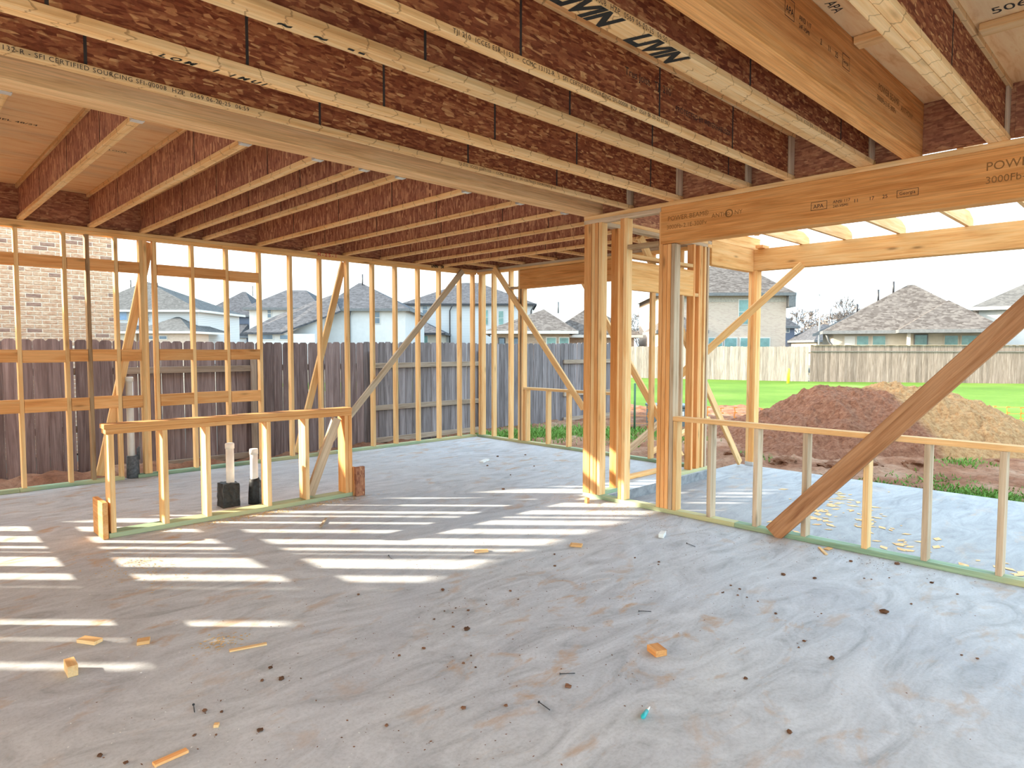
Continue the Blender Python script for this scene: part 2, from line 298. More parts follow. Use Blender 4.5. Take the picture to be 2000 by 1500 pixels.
M_CLOD = plain('clod', (.17, .085, .05), .95, .1, var=.35, nscale=40, namp=.4); M_TEAL = plain('teal_plastic', (.03, .42, .44), .4, .4); M_WHITEP = plain('white_scrap', (.80, .80, .78), .6, .3); M_YELLOW = plain('yellow_post', (.92, .74, .04), .5, .4); M_ORNET = plain('orange_net', (.85, .30, .05), .6, .3); M_UTIL = plain('utility_green', (.13, .17, .18), .5, .4); M_TPOST = plain('green_post', (.05, .13, .08), .5, .4)
M_BARK = plain('bare_branches', (.21, .18, .165), .95, .1); M_SAW = plain('sawdust', (.66, .45, .22), .95, .1, nscale=30)
# ------------------------------------------------------------------ plan constants (metres)
YL, XB, XR, ZT, ZB, SH = 8.198, 7.18, 5.036, 2.7435, 2.667, 3.099
T, D = .038, .089
YS0, YS1 = 4.03, 4.119           # nook side wall
# ------------------------------------------------------------------ slabs and ground
def prism(name, poly, z0, z1, mat, **k):
    n = len(poly); v = [(x, y, z0) for x, y in poly] + [(x, y, z1) for x, y in poly]
    f = [tuple(range(n-1, -1, -1)), tuple(range(n, 2*n))] + [(i, (i+1) % n, n+(i+1) % n, n+i) for i in range(n)]
    return tag(link(name, pydata(name, v, f, mat)), **k)
o = prism('floor', [(-9, -7), (XR+.09, -7), (XR+.09, 4.0), (XB+.10, 4.0), (XB+.10, YL+.10), (-9, YL+.10)], -.45, 0, M_SLAB, kind='structure', label='bare grey concrete house slab with dirt smears and sun stripes', cat='floor')
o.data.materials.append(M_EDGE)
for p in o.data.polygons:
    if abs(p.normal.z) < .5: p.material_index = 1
prism('patio_slab', [(XR+.092, -7), (8.33, -7), (8.42, 4.02), (8.42, 4.24), (XB+.12, 4.24), (XB+.12, 3.998), (XR+.092, 3.998)], -.45, -.1, M_PATIOSLAB, kind='structure', label='lower concrete patio slab outside the long window opening', cat='patio')
def gh(x, y):   # ground height
    return -.21 + .05*noise.noise(Vector((x*.12, y*.12, 3)))
def grid(name, x0, x1, y0, y1, nx, ny, hfun, mat, hole=None, smooth=True):
    xs = np.linspace(x0, x1, nx); ys = np.linspace(y0, y1, ny)
    v = [(x, y, hfun(x, y)) for y in ys for x in xs]; f = []
    for j in range(ny-1):
        for i in range(nx-1):
            if hole and hole((xs[i]+xs[i+1])/2, (ys[j]+ys[j+1])/2): continue
            f.append((j*nx+i, j*nx+i+1, (j+1)*nx+i+1, (j+1)*nx+i))
    return pydata(name, v, f, mat, smooth)
DX0, DX1, DY0, DY1 = 7.0, 17.0, -8.0, 12.5
M_YARD = plain('dry_yard', (.17, .155, .125), .95, .1, nscale=.4, namp=.25)
tag(link('ground', grid('ground', -160, 200, -150, 210, 73, 73, lambda x, y: -.29, M_YARD)), kind='structure', label='dull open ground of the neighbouring yards', cat='ground')
def dirt_edge(x, y): return min(x-7.0, DX1+1.2*math.sin(y*.9)+.6*math.sin(y*2.3)-x, y-DY0, DY1-y)
def dirt_h(x, y):
    e = dirt_edge(x, y); k = max(0., min(1., (e+.2)/1.0)); p = Vector((x, y, 0))
    b = .055*noise.fractal(p*1.7, 1, 2, 4) + .05*abs(noise.noise(p*3.9)) + .03*abs(noise.noise(p*9.))
    near = 1 if x < 8.9 and y < 4.6 else 0
    k2 = max(.15, min(1, (x-8.4)/1.2)) if y < 4.5 else max(.25, min(1, (x-7.3)/1.2))
    return -.30 + k*(.085 + (b+.02)*k2)
tag(link('dirt_ground', grid('dirt_ground', 7.0, 19.0, DY0, DY1, 190, 300, dirt_h, M_CLAY, hole=lambda x, y: (x < 8.2 and y < 4.1) or (x < 7.2 and y < 8.25))), kind='structure', label='churned reddish clay soil between the patio and the lawn', cat='soil')
def sdirt_h(x, y):
    p = Vector((x, y, 5)); b = .10*abs(noise.noise(p*1.6)) + .06*abs(noise.noise(p*5)) + .03*abs(noise.noise(p*13))
    return -.25 + b*1.2 + .20*math.exp(-((y-9.1)/.45)**2)*(1 if x < 2.6 else max(0, 1-(x-2.6)/1.5))
tag(link('dirt_strip', grid('dirt_strip', -6, 7.0, 8.302, 11.0, 190, 44, sdirt_h, M_CLAY)), kind='structure', label='loose red clay strip along the wooden fence', cat='soil')
# ------------------------------------------------------------------ wall_left : studs, plates, blocking
def wall(name, label): return empty(name, kind='structure', label=label, cat='wall')
WL = wall('wall_left', 'open stud wall with blocking rows facing the brown wooden fence')
def studX(par, xr, y0, y1, z0, z1, mat=None, name='stud', w_=T):
    j = random.uniform(-.004, .004); return lum(name, xr-w_+j, xr+j, y0, y1, z0, z1, mat or M_STUD, par)
for a, b, m in ((-8.6, 1.04, M_GREEN), (1.04, 1.985, M_GREEN), (2.12, 4.6, M_GREEN), (4.6, XB, M_GREEN)): lum('bottom_plate', a+.001, b-.001, YL, YL+D, .0, T, m, WL)
for a, b in ((-8.6, -2.0), (-2.0, 3.1), (3.1, XB)): lum('top_plate', a+.001, b-.001, YL, YL+D, ZB, ZB+T, M_PATIO, WL)
for a, b in ((-8.6, 0.2), (.2, 5.2), (5.2, XB+D)): lum('top_plate', a+.001, b-.001, YL, YL+D, ZB+T, ZT, M_RAFT, WL)
LST = [1.103, 1.509, 1.713, 1.985, 2.229, 2.267, 2.373, 2.774, 3.175, 3.579, 3.992, 4.413, 4.825, 5.232, 5.629, 6.041, 6.441, 6.859, 7.144]
for x in LST: studX(WL, x, YL, YL+D, T, ZB, M_WEATH if x == 1.713 else None)
XS = [.678, .61, .272, .19, -.129, -.305, -.62, -.69, -1.01, -1.08, -1.445, -1.64, -1.79, -2.19, -2.26, -2.535, -2.59, -2.76, -3.28, -3.505, -3.60, -3.79, -3.96, -4.22, -4.6, -5.0, -5.4, -5.8]  # unseen studs, spaced so their shadows edge the floor's sun stripes
for x in XS: studX(WL, x+.019, YL, YL+D, T, ZB)
for a, b in ((-3.33, -2.716), (-4.02, -3.735), (-5.4, -4.15), (-6.6, -5.402)): lum('unseen_sheathing', a, b, YL+D+.001, YL+D+.012, .0, ZT, M_RIM, WL, 0, axis=2)  # unseen panels, added to block sun where the floor stays dark
ROW = ((.800, .936), (1.318, 1.446), (2.288, 2.412))
for zs in ROW:
    for a, b in [(.697, 1.103), (1.103, 1.509), (1.509, 1.713), (1.713, 1.985), (1.985, 2.229)] + [(2.373, 2.774), (2.774, 3.175), (3.175, 3.579)]:
        dz = random.uniform(-.006, .006); lum('blocking', a+.001, b-T-.001, YL+.001, YL+T, zs[0]+dz, zs[1]+dz, M_ORANGE, WL)
def thing(o, label, cat, group=None): return tag(o, label, cat, group)
BRG = 'diagonal bracing boards'
thing(stick('diagonal_brace', (2.33, YL+D+.021, 2.66), (1.77, YL+D+.021, .06), (0, 1, 0), D, T, M_STUD), 'steep diagonal brace outside the stud wall, between brick house and white pipe', 'brace', BRG)
thing(stick('diagonal_brace', (4.80, YL+D+.021, 2.66), (4.07, YL+D+.021, .06), (0, 1, 0), D, T, M_STUD), 'steep diagonal brace outside the stud wall, before the white stucco house', 'brace', BRG)
thing(stick('diagonal_brace', (6.86, YL-.021, 2.70), (4.33, YL-.021, .03), (0, 1, 0), D, T, M_GREYST), 'greyish long diagonal brace nailed inside the fence-side wall near the corner', 'brace', BRG)
# ------------------------------------------------------------------ wall_back
WB = wall('wall_back', 'open stud wall with a wide window opening looking at the weeds')
def studY(par, y, x0, x1, z0, z1, mat=None, name='stud', w_=T):
    j = random.uniform(-.004, .004); return lum(name, x0, x1, y+j, y+w_+j, z0, z1, mat or M_STUD, par)
lum('bottom_plate', XB, XB+D, 6.2, YL, 0, T, M_GREEN, WB); lum('bottom_plate', XB, XB+D, YS1+.002, 6.198, 0, T, M_GREEN, WB)
lum('top_plate', XB, XB+D, YS0, YL-.002, ZB, ZB+T, M_PATIO, WB); lum('top_plate', XB, XB+D, YS0, YL-.002, ZB+T, ZT, M_GREYST, WB)
for y in (8.118, 8.07, 7.802, 7.410): studY(WB, y, XB, XB+D, T, ZB)
studY(WB, 7.200, XB, XB+D, T, ZB); studY(WB, 7.16, XB, XB+D, T, 2.374, M_WEATH); studY(WB, 7.12, XB+.0, XB+D, T, 2.374)
lum('window_header', XB, XB+D, 5.27, 7.199, 2.374, 2.662, M_BEAM, WB)
lum('window_sill', XB, XB+D, 5.36, 7.118, .83, .868, M_STUD, WB)
for y in (7.05, 6.61, 6.21, 5.80, 5.40): studY(WB, y, XB, XB+D, T, .83)
studY(WB, 5.32, XB, XB+D, T, 2.374, M_GREYST); studY(WB, 5.235, XB, XB+D, T, ZB); studY(WB, 4.81, XB, XB+D, T, ZB); studY(WB, 4.40, XB, XB+D, T, ZB)
lum('fire_block', XB, XB+D, 7.24, 7.408, 2.38, 2.418, M_GREYST, WB); lum('fire_block', XB, XB+D, 4.85, 5.233, 2.38, 2.418, M_STUD, WB)
thing(stick('diagonal_brace', (XB-.021, 7.75, 2.74), (XB-.021, 5.90, .62), (1, 0, 0), D, T, M_STUD), 'diagonal brace across the window opening in front of the grey fence', 'brace', BRG)
thing(stick('diagonal_brace', (XB+D+.021, 6.2, 2.66), (XB+D+.021, 4.42, .10), (1, 0, 0), D, T, M_STUD), 'slim diagonal brace outside the window wall before the lawn', 'brace', BRG)
# ------------------------------------------------------------------ wall_nook (runs out from the corner post, carries a door header)
WN = wall('wall_nook', 'short stud wall above the slab step with a deep door header')
lum('bottom_plate', XR+.095, 5.62, YS0, YS1, 0, T, M_GREEN, WN); lum('bottom_plate', 6.66, XB+D, YS0, YS1, 0, T, M_GREEN, WN)
for zz, mm in ((ZB, M_GREYST), (ZB+T, M_RAFT)): lum('top_plate', XR+.095, XB-.002, YS0, YS1, zz, zz+T, mm, WN)
studX(WN, 5.45, YS0, YS1, T, ZB, M_ORANGE); studX(WN, 5.60, YS0, YS1, T, 2.07)
lum('door_header', 5.55, 6.86, YS0, YS0+.064, 2.07, 2.366, M_PATIO, WN)
lum('flat_block', 5.46, 6.85, YS0+.0, YS1, 2.40, 2.438, M_STUD, WN)
studX(WN, 6.665, YS0, YS1, T, 2.068, M_GREYST); studX(WN, 6.90, YS0, YS1, T, ZB, M_ORANGE); studX(WN, 7.02, YS0, YS1, T, ZB, M_ORANGE); studX(WN, 7.06, YS0, YS1, T, ZB, M_PATIO); studX(WN, 7.145, YS0, YS1, T, ZB); lum('stud', XB, XB+T, YS0-.0, YS1, T, ZB, M_GREYST, WN)
lum('fire_block', 6.902, 6.98, YS0, YS1, 2.07, 2.108, M_STUD, WN)
thing(stick('diagonal_brace', (5.94, YS1+.021, 2.66), (8.30, YS1+.021, -.06), (0, 1, 0), D, T, M_STUD), 'diagonal brace from the nook wall down to the patio post base', 'brace', BRG)
# ------------------------------------------------------------------ wall_right : posts, sill and cripples under the glulam beam
WR = wall('wall_right', 'low framed window wall between the room and the patio')
lum('bottom_plate', XR, XR+D, 2.55, 4.158, 0, T, M_GREEN, WR); lum('bottom_plate', XR, XR+D, -6.5, 2.548, 0, T, M_GREEN, WR)
lum('top_plate', XR, XR+D, 3.292, 4.165, ZB, ZB+T, M_GREYST, WR); lum('top_plate', XR, XR+D, -1.2, 4.165, ZB+T, ZT, M_RAFT, WR)
lum('post_stud', XR, XR+T, 4.072, 4.158, T, ZB, M_ORANGE, WR); lum('post_stud', XR+T+.001, XR+D, 4.072, 4.158, T, ZB, M_STUD, WR)
for y, m in ((4.030, M_STUD), (3.990, M_ORANGE), (3.945, M_STUD)): studY(WR, y, XR, XR+D, T, ZB, m)
for y, m in ((3.688, M_ORANGE), (3.648, M_STUD)): studY(WR, y, XR, XR+D, T, ZB, m)
for y, m, zt in ((3.27, M_ORANGE, ZB), (3.228, M_ORANGE, 2.378), (3.186, M_ORANGE, 2.378), (3.144, M_GREYST, 2.378)): studY(WR, y, XR, XR+D, T, zt, m)
studY(WR, 3.100, XR+.002, XR+D, T, .828, M_STUD)
lum('flat_block', XR, XR+D, 3.31, 3.646, 2.38, 2.418, M_WEATH, WR)
lum('window_sill', XR, XR+D, -1.0, 3.142, .83, .868, M_RAFT, WR)
for y, m in ((2.765, M_GREYST), (2.362, M_GREYST), (1.978, M_GREYST), (1.546, M_STUD), (1.173, M_GREYST), (.759, M_GREYST), (.35, M_STUD), (-.06, M_STUD)): studY(WR, y, XR, XR+D, T, .829, m)
thing(stick('diagonal_brace', (XR-.021, 2.215, .02), (XR-.021, .02, 2.45), (1, 0, 0), .14, T, M_DARKBR), 'wide dark brown diagonal plank nailed across the low window wall', 'brace', BRG)
RB = thing(lum('glulam_beam', XR-.001, XR+D+.045, -1.5, 3.290, 2.382, ZT-T-.001, M_BEAM), 'deep orange glulam beam spanning the patio window opening', 'beam')
X_, Y_, Z_ = Vector((1, 0, 0)), Vector((0, 1, 0)), Vector((0, 0, 1))
def rb_text(s_, y, z, size, mat=M_BRAND, **k): return text(s_, size, mat, RB, (XR-.001, y, z), (0, -1, 0), (0, 0, 1), **k)
rb_text('POWER BEAM®', 3.22, 2.575, .056); rb_text('3000Fb-2.1E-300Fv', 3.23, 2.505, .050); rb_text('ANTH', 2.80, 2.545, .050); rb_text('NY', 2.60, 2.545, .050); rb_text('O', 2.685, 2.530, .095); rb_text('o', 2.668, 2.548, .055)
rb_text('POWER BEAM®', .93, 2.575, .075); rb_text('3000Fb-2.1E', .93, 2.495, .062)
rb_text('11', 1.70, 2.50, .035, M_INK); rb_text('17', 1.60, 2.50, .035, M_INK); rb_text('25', 1.515, 2.50, .035, M_INK); rb_text('APA', 1.978, 2.498, .04, M_INK); rb_text('Georgia', 1.41, 2.505, .03, M_INK); rb_text('ANSI 117', 1.84, 2.515, .03, M_INK); rb_text('24F-V5M1', 1.84, 2.485, .026, M_INK)
def frame_mark(par, o_, xd, yd, w_, h_, mat, t_=.003):
    x, y = Vector(xd), Vector(yd); v = []; f = []
    for (a, b, c, d) in ((0, 0, w_, t_), (0, h_-t_, w_, t_), (0, 0, t_, h_), (w_-t_, 0, t_, h_)):
        i = len(v); p = Vector(o_) + x.cross(y)*.0012; v += [p+x*a+y*b, p+x*(a+c)+y*b, p+x*(a+c)+y*(b+d), p+x*a+y*(b+d)]; f.append((i, i+1, i+2, i+3))
    W = wmat(par).inverted(); me = pydata('stamp_frame', v, f, mat); return link('stamp_frame', me, None, par)
frame_mark(RB, (XR-.001, 1.995, 2.485), (0, -1, 0), (0, 0, 1), .115, .06, M_INK); frame_mark(RB, (XR-.001, 1.425, 2.488), (0, -1, 0), (0, 0, 1), .13, .05, M_INK)
# ------------------------------------------------------------------ ceiling deck, rim boards, joists, beams
CE = empty('ceiling', kind='structure', label='plywood subfloor deck seen from below above the joists', cat='ceiling')
PW, PLEN = 1.219, 2.438
yy = YL+D; row = 0
while yy > -1.6:
    x = -6.2 - (row % 2)*1.219
    xe = XB+D if yy > YS0+.5 else XR+D
    while x < xe - .02:
        x1 = min(x+PLEN, xe); lum('subfloor_panel', x+.002, x1-.002, yy-PW+.002, yy-.002, SH, SH+.019, M_PLY, CE, bev=0, axis=0); x = x1
    yy -= PW; row += 1
lum('rim_board', -6, 1.3, YL+.058, YL+D-.002, ZT, SH-.001, M_RIM, CE, 0); lum('rim_board', 1.301, 4.9, YL+.058, YL+D-.002, ZT, SH-.001, M_RIM, CE, 0); lum('rim_board', 4.901, XB+D, YL+.058, YL+D-.002, ZT, SH-.001, M_RIM, CE, 0)
lum('rim_board', XB+.058, XB+D-.002, 4.03, YL+.056, ZT, SH-.001, M_RIM, CE, 0); lum('rim_board', XR+.062, XB+.056, YS0+.0, YS0+.03, ZT, SH-.001, M_RIM, CE, 0)
for a, b, g_ in ((-1.4, .80, .024), (.801, 1.30, .026), (1.301, 2.17, .016), (2.171, 3.98, .010)): lum('rim_board', XR+.060, XR+.088, a, b, ZT+g_, SH-.001, M_RIM, CE, 0)
for x0, x1, y0, y1 in ((4.05, 4.14, .335, .80), (3.75, 3.84, .935, 1.29)): lum('deck_block', x0, x1, y0, y1, SH-.040, SH-.001, M_RAFT, CE)
FW, FT, WT = .053, .035, .010
def ijoist(p0, p1, side, label, group, web=M_WEB, double=False, hanger=None, joints=True):
    """p0 -> p1 along X (axis 0) or Y (axis 1); returns the thing and its lower flange(s)."""
    ax = 0 if abs(p1[0]-p0[0]) > abs(p1[1]-p0[1]) else 1
    root = empty('i_joist', ((p0[0]+p1[0])/2, (p0[1]+p1[1])/2, ZT), label=label, cat='joist', group=group)
    offs = (-FW/2-.0008, FW/2+.0008) if double else (0,); fl = []
    for of in offs:
        def bx(name, hw, z0, z1, mat, bev):
            if ax == 0: return lum(name, p0[0], p1[0], p0[1]+of-hw, p0[1]+of+hw, z0, z1, mat, root, bev, axis=0)
            return lum(name, p0[0]+of-hw, p0[0]+of+hw, p0[1], p1[1], z0, z1, mat, root, bev, axis=1)
        # web in lengths with dark joints
        a, b = (p0[ax], p1[ax]); s0 = a; k = 0
        while s0 < b - .05:
            s1 = min(b, s0 + random.uniform(.75, 1.25)); 
            if b - s1 < .25: s1 = b
            q0 = list(p0); q1 = list(p1)
            if ax == 0: lum('web', s0+.0005, s1-.0005, p0[1]+of-WT/2, p0[1]+of+WT/2, ZT+FT-.004, SH-FT+.003, web, root, 0, axis=0)
            else: lum('web', p0[0]+of-WT/2, p0[0]+of+WT/2, s0+.0005, s1-.0005, ZT+FT-.004, SH-FT+.003, web, root, 0, axis=1)
            if s1 < b-.02:
                if ax == 0: lum('web_joint', s1-.007, s1+.007, p0[1]+of-WT/2-.0008, p0[1]+of+WT/2+.0008, ZT+FT-.002, SH-FT+.002, M_INK, root, 0, axis=2)
                else: lum('web_joint', p0[0]+of-WT/2-.0008, p0[0]+of+WT/2+.0008, s1-.005, s1+.005, ZT+FT-.002, SH-FT+.002, M_INK, root, 0, axis=2)
            s0 = s1
        fl.append(bx('bottom_flange', FW/2, ZT+.0005, ZT+FT, M_FLANGE, .002)); bx('top_flange', FW/2, SH-FT, SH-.001, M_FLANGE, .002)
    if hanger is not None:
        hy = hanger; x = p0[0]; lum('joist_hanger', x-FW/2-.006, x+FW/2+.006, hy, hy+.05, ZT-.003, ZT-.0005, M_GALV, root, 0, axis=0)
        for sg in (-1, 1): lum('joist_hanger', x+sg*(FW/2+.004)-.0015, x+sg*(FW/2+.004)+.0015, hy, hy+.05, ZT-.003, ZT+.24, M_GALV, root, 0, axis=2)
    return root, fl
def stiff(root, x0, x1, y0, y1): lum('web_stiffener', x0, x1, y0, y1, ZT+FT+.002, SH-FT-.002, M_GREYST, root)
NG = 'joists over the room running to the patio wall'
NEAR = [(3.645, False, 'single I-joist with printed flange next to the long beam'), (3.157, True, 'double I-joist, second from the long beam, with faint black spray marks'),
        (2.535, True, 'double I-joist, third from the long beam, with smeared black spray paint'), (2.170, False, 'single I-joist, fourth from the long beam, with product code printed on its flange'),
        (1.635, True, 'double I-joist with bold black spray lettering beside the laminated beam'), (.872, True, 'double I-joist with cracked pale flanges beyond the laminated beam')]
JO = {}
for y, dbl, lab in NEAR:
    r, fl = ijoist((-5.5, y, 0), (XR+.058, y, 0), 0, lab, NG, M_WEB, dbl); JO[y] = (r, fl)
    n_ = y-FW/2-(FW/2 if dbl else 0)
    stiff(r, XR-.035, XR+.054, n_+.004, n_+.020)
for y in (.30, -.25, -.85): ijoist((-5.5, y, 0), (XR+.058, y, 0), 0, 'I-joist over the room behind the viewer', 'joists behind the viewer', M_WEB)
FB = thing(lum('flush_beam', -5.5, XR+.07, 3.988, 4.162, ZT+.0005, SH-.001, M_BEAMG), 'long laminated beam carrying metal joist hangers over the room', 'beam')
LB = thing(lum('laminated_beam', -5.5, XR+.059, 1.296, 1.402, ZT+.0005, SH-.001, M_BEAM), 'deep orange laminated beam with stamped grade marks between double joists', 'beam')
LG = 'joists over the fence-side wall'; OR = ['first', 'second', 'third', 'fourth', 'fifth', 'sixth', 'seventh', 'eighth', 'ninth', 'tenth', 'eleventh', 'twelfth']
LX = [.53, 1.13, 1.74, 2.235, 2.60, 2.91, 3.56, 4.18, 4.78, 5.385, 5.99, 6.54]
for i, x in enumerate(LX):
    far = x > XR
    ijoist((x, YS1+.012 if far else 4.164, 0), (x, YL+.056, 0), 1, 'I-joist resting on the fence-side wall, %s counted from the brick house' % OR[i], LG, M_WEB2, False, None if far else 4.166)
for x in (-.07, -.67, -1.27, -1.9, -2.5, -3.1, -3.7, -4.3): ijoist((x, 4.164, 0), (x, YL+.056, 0), 1, 'I-joist over the fence-side wall beyond the picture', 'joists beyond the picture', M_WEB2)
for i, y in enumerate((7.75, 7.15, 6.5, 5.9, 5.3, 4.7)):
    ijoist((6.569, y, 0), (XB+.056, y, 0), 0, 'short ladder joist over the window wall, %s from the corner' % OR[i], 'short ladder joists', M_WEB2)
# printed codes
def code(y, x, s_, size=.027, mat=M_INK, sp=1.15):
    r, fl = JO[y]; n_ = y-FW/2-(FW/2 if len(fl) == 2 else 0); return text(s_, size, mat, fl[0], (x, n_, ZT+.007), (1, 0, 0), (0, 0, 1), spacing=sp)
code(3.645, .42, '13132-R - SFI CERTIFIED SOURCING SFI-00008  HZP   0569 06-20-25  06:59', .030)
code(3.645, 3.0, 'TJI 210   ICCES ESR-1153  -  CCMC 13132-R  -  SFI CERTIFIED SOURCING SFI-0', .026)
code(2.170, 1.75, 'TJI 210   ICCES ESR-1153  -  CCMC 13132-R  -  SFI CERTIFIED SOURCING SFI-00008  HZP  0569 06-20-25 07:00', .029)
code(1.635, 1.95, '00008  HZP   0569 06-20-25  06:50', .030); code(1.635, 3.75, 'TJI 210  ICCES ESR-1153  -  CCMC 13132-R  SFI CERT', .026)
r, fl = JO[2.170]
text('Trus Joist  TJI 210', .060, M_INK, fl[0], (2.95, 2.170-WT/2, ZT+.19), (1, 0, 0), (0, 0, 1), name='web_lettering'); text('PROTECTED BY WEYERHAEUSER', .045, M_INK, fl[0], (3.45, 2.170-WT/2, ZT+.12), (1, 0, 0), (0, 0, 1), name='web_lettering')
# spray-painted words under the flanges (read from below)
def spray(y, x, s_, size, **k):
    r, fl = JO[y]; return text(s_, size, M_SPRAY, fl[0], (x, y+.047, ZT+.0005), (1, 0, 0), (0, -1, 0), name='spray_lettering', shear=.3, thick=.007, **k)
spray(1.635, 1.80, 'LIVIN', .14); spray(1.635, 2.28, 'LIVIN', .14)
text('LOM   1 1MUI', .055, M_SPRAY, JO[3.157][1][0], (.95, 3.20, ZT+.0005), (1, 0, 0), (0, -1, 0), name='spray_lettering', shear=.3, spacing=1.6, thick=.002)
text('~  ~  --', .09, M_SPRAY, JO[2.535][1][0], (1.2, 2.575, ZT+.0005), (1, 0, 0), (0, -1, 0), name='spray_lettering', thick=.004, spacing=1.5)
# stamps on the laminated beam, subfloor, plates
def lb_text(s_, x, z, size, mat=M_BRAND): return text(s_, size, mat, LB, (x, 1.296, z), (1, 0, 0), (0, 0, 1))
frame_mark(LB, (2.93, 1.296, 2.93), (1, 0, 0), (0, 0, 1), .10, .085, M_INK); lb_text('APA', 2.94, 2.95, .045, M_INK); lb_text('ANSI 117', 3.08, 2.96, .035, M_INK); lb_text('24F-V5M1', 3.08, 2.925, .03, M_INK)
for i, q in enumerate(('2', '11', '25')): lb_text(q, 3.33+i*.095, 2.93, .04, M_INK)
frame_mark(LB, (3.62, 1.296, 2.91), (1, 0, 0), (0, 0, 1), .10, .07, M_INK); lb_text('Georgia', 3.628, 2.935, .024, M_INK); lb_text('POWER BEAM®', 4.18, 2.945, .055); lb_text('3000Fb-2.1E-300Fv', 4.16, 2.885, .045); lb_text('ANTHONY', 4.60, 2.93, .05)
P506 = on(1937, 28, 'Z', SH); text('506', .10, M_INK, CE, (P506.x, P506.y, SH), (0, -1, 0), (-1, 0, 0)); text('PANEL 48/24', .06, M_INK, CE, (.62, 6.0, SH), (1, 0, 0), (0, -1, 0)); text('STURD-I-FLOOR', .05, M_INK, CE, (1.25, 6.3, SH), (1, 0, 0), (0, -1, 0)); text('APA', .07, M_INK, CE, (3.3, 1.27, SH), (1, 0, 0), (0, -1, 0))
lp = [c for c in WL.children if c.name.startswith('top_plate')][-1]
text('LIVIN  1A', .055, M_SPRAY, lp, (6.25, YL, ZB+.045), (1, 0, 0), (0, 0, 1), thick=.003, shear=.2); text('H-25-1', .062, M_REDINK, lp, (4.35, YL, ZB+.035), (1, 0, 0), (0, 0, 1), thick=.002, spacing=1.7)
WU = wall('wall_upper_unseen', 'unseen sheathed upper storey wall, added to keep sun off the patio beam')  # out-of-view wall, added to block direct sun from the patio beam
for k in range(8): lum('unseen_sheathing', XR+.03, XR+.045, -2.0+1.22*k, -2.0+1.22*(k+1)-.003, SH+.02, SH+2.46, M_RIM, WU, 0)
for k in range(24): studY(WU, -1.98+.406*k, XR-.06, XR+.029, SH+.02, SH+2.46)
# ------------------------------------------------------------------ unseen room wall, placed to throw the cross bands over the sun stripes
WS = wall('wall_side', 'open stud wall beside the viewer, out of the picture')
SX = -.63
lum('bottom_plate', SX, SX+D, 3.6, YL-.002, 0, T, M_GREEN, WS); lum('top_plate', SX, SX+D, 3.6, YL-.002, ZB, ZB+T, M_PATIO, WS); lum('top_plate', SX, SX+D, 3.6, YL-.002, ZB+T, ZT, M_PATIO, WS)
SY = [3.8, 4.1, 4.5, 4.92, 5.3, 5.66, 5.91, 6.25, 6.61, 7.03, 7.374, 7.78, 8.13]
for y in SY: studY(WS, y, SX, SX+D, T, ZB)
for zs in ROW[:2]:
    for y0, y1 in zip(SY, SY[1:]):
        if y1-y0 > .1: lum('blocking', SX+.02, SX+.058, y0+T+.006, y1-.006, zs[0], zs[1], M_ORANGE, WS)
# ------------------------------------------------------------------ half wall in the room
HW = empty('half_wall', (2.3, 5.8, 0), label='low framed half wall standing alone on the slab around white pipes', cat='half wall')
HY = 5.739; HD = .14
lum('bottom_plate', 1.27, 3.39, HY, HY+HD, 0, T, M_GREEN, HW); lum('top_plate', 1.268, 3.388, HY, HY+HD, .804, .842, M_ORANGE, HW); lum('top_plate', 1.258, 3.392, HY, HY+HD, .8425, .880, M_ORANGE, HW)
for x in (1.325, 1.701, 2.037, 2.563, 2.929, 3.348, 3.388): studX(HW, x, HY, HY+HD, T, .804, M_STUD if x < 3 else M_ORANGE)
stick('diagonal_brace', (3.26, HY+.07, .78), (2.965, HY+.07, .06), (0, 1, 0), D, T, M_GREYST, HW)
lum('end_block', 1.225, 1.263, HY-.02, HY+.285, 0.001, .285, M_ORANGE, HW)
lum('end_block', 3.394, 3.494, HY-.055, HY-.017, 0.001, .29, M_RIM, HW, .001, axis=2); lum('end_block', 3.394, 3.425, HY-.015, HY+.20, 0.001, .285, M_ORANGE, HW)
for k, (zz) in enumerate((.02, .25)): pass
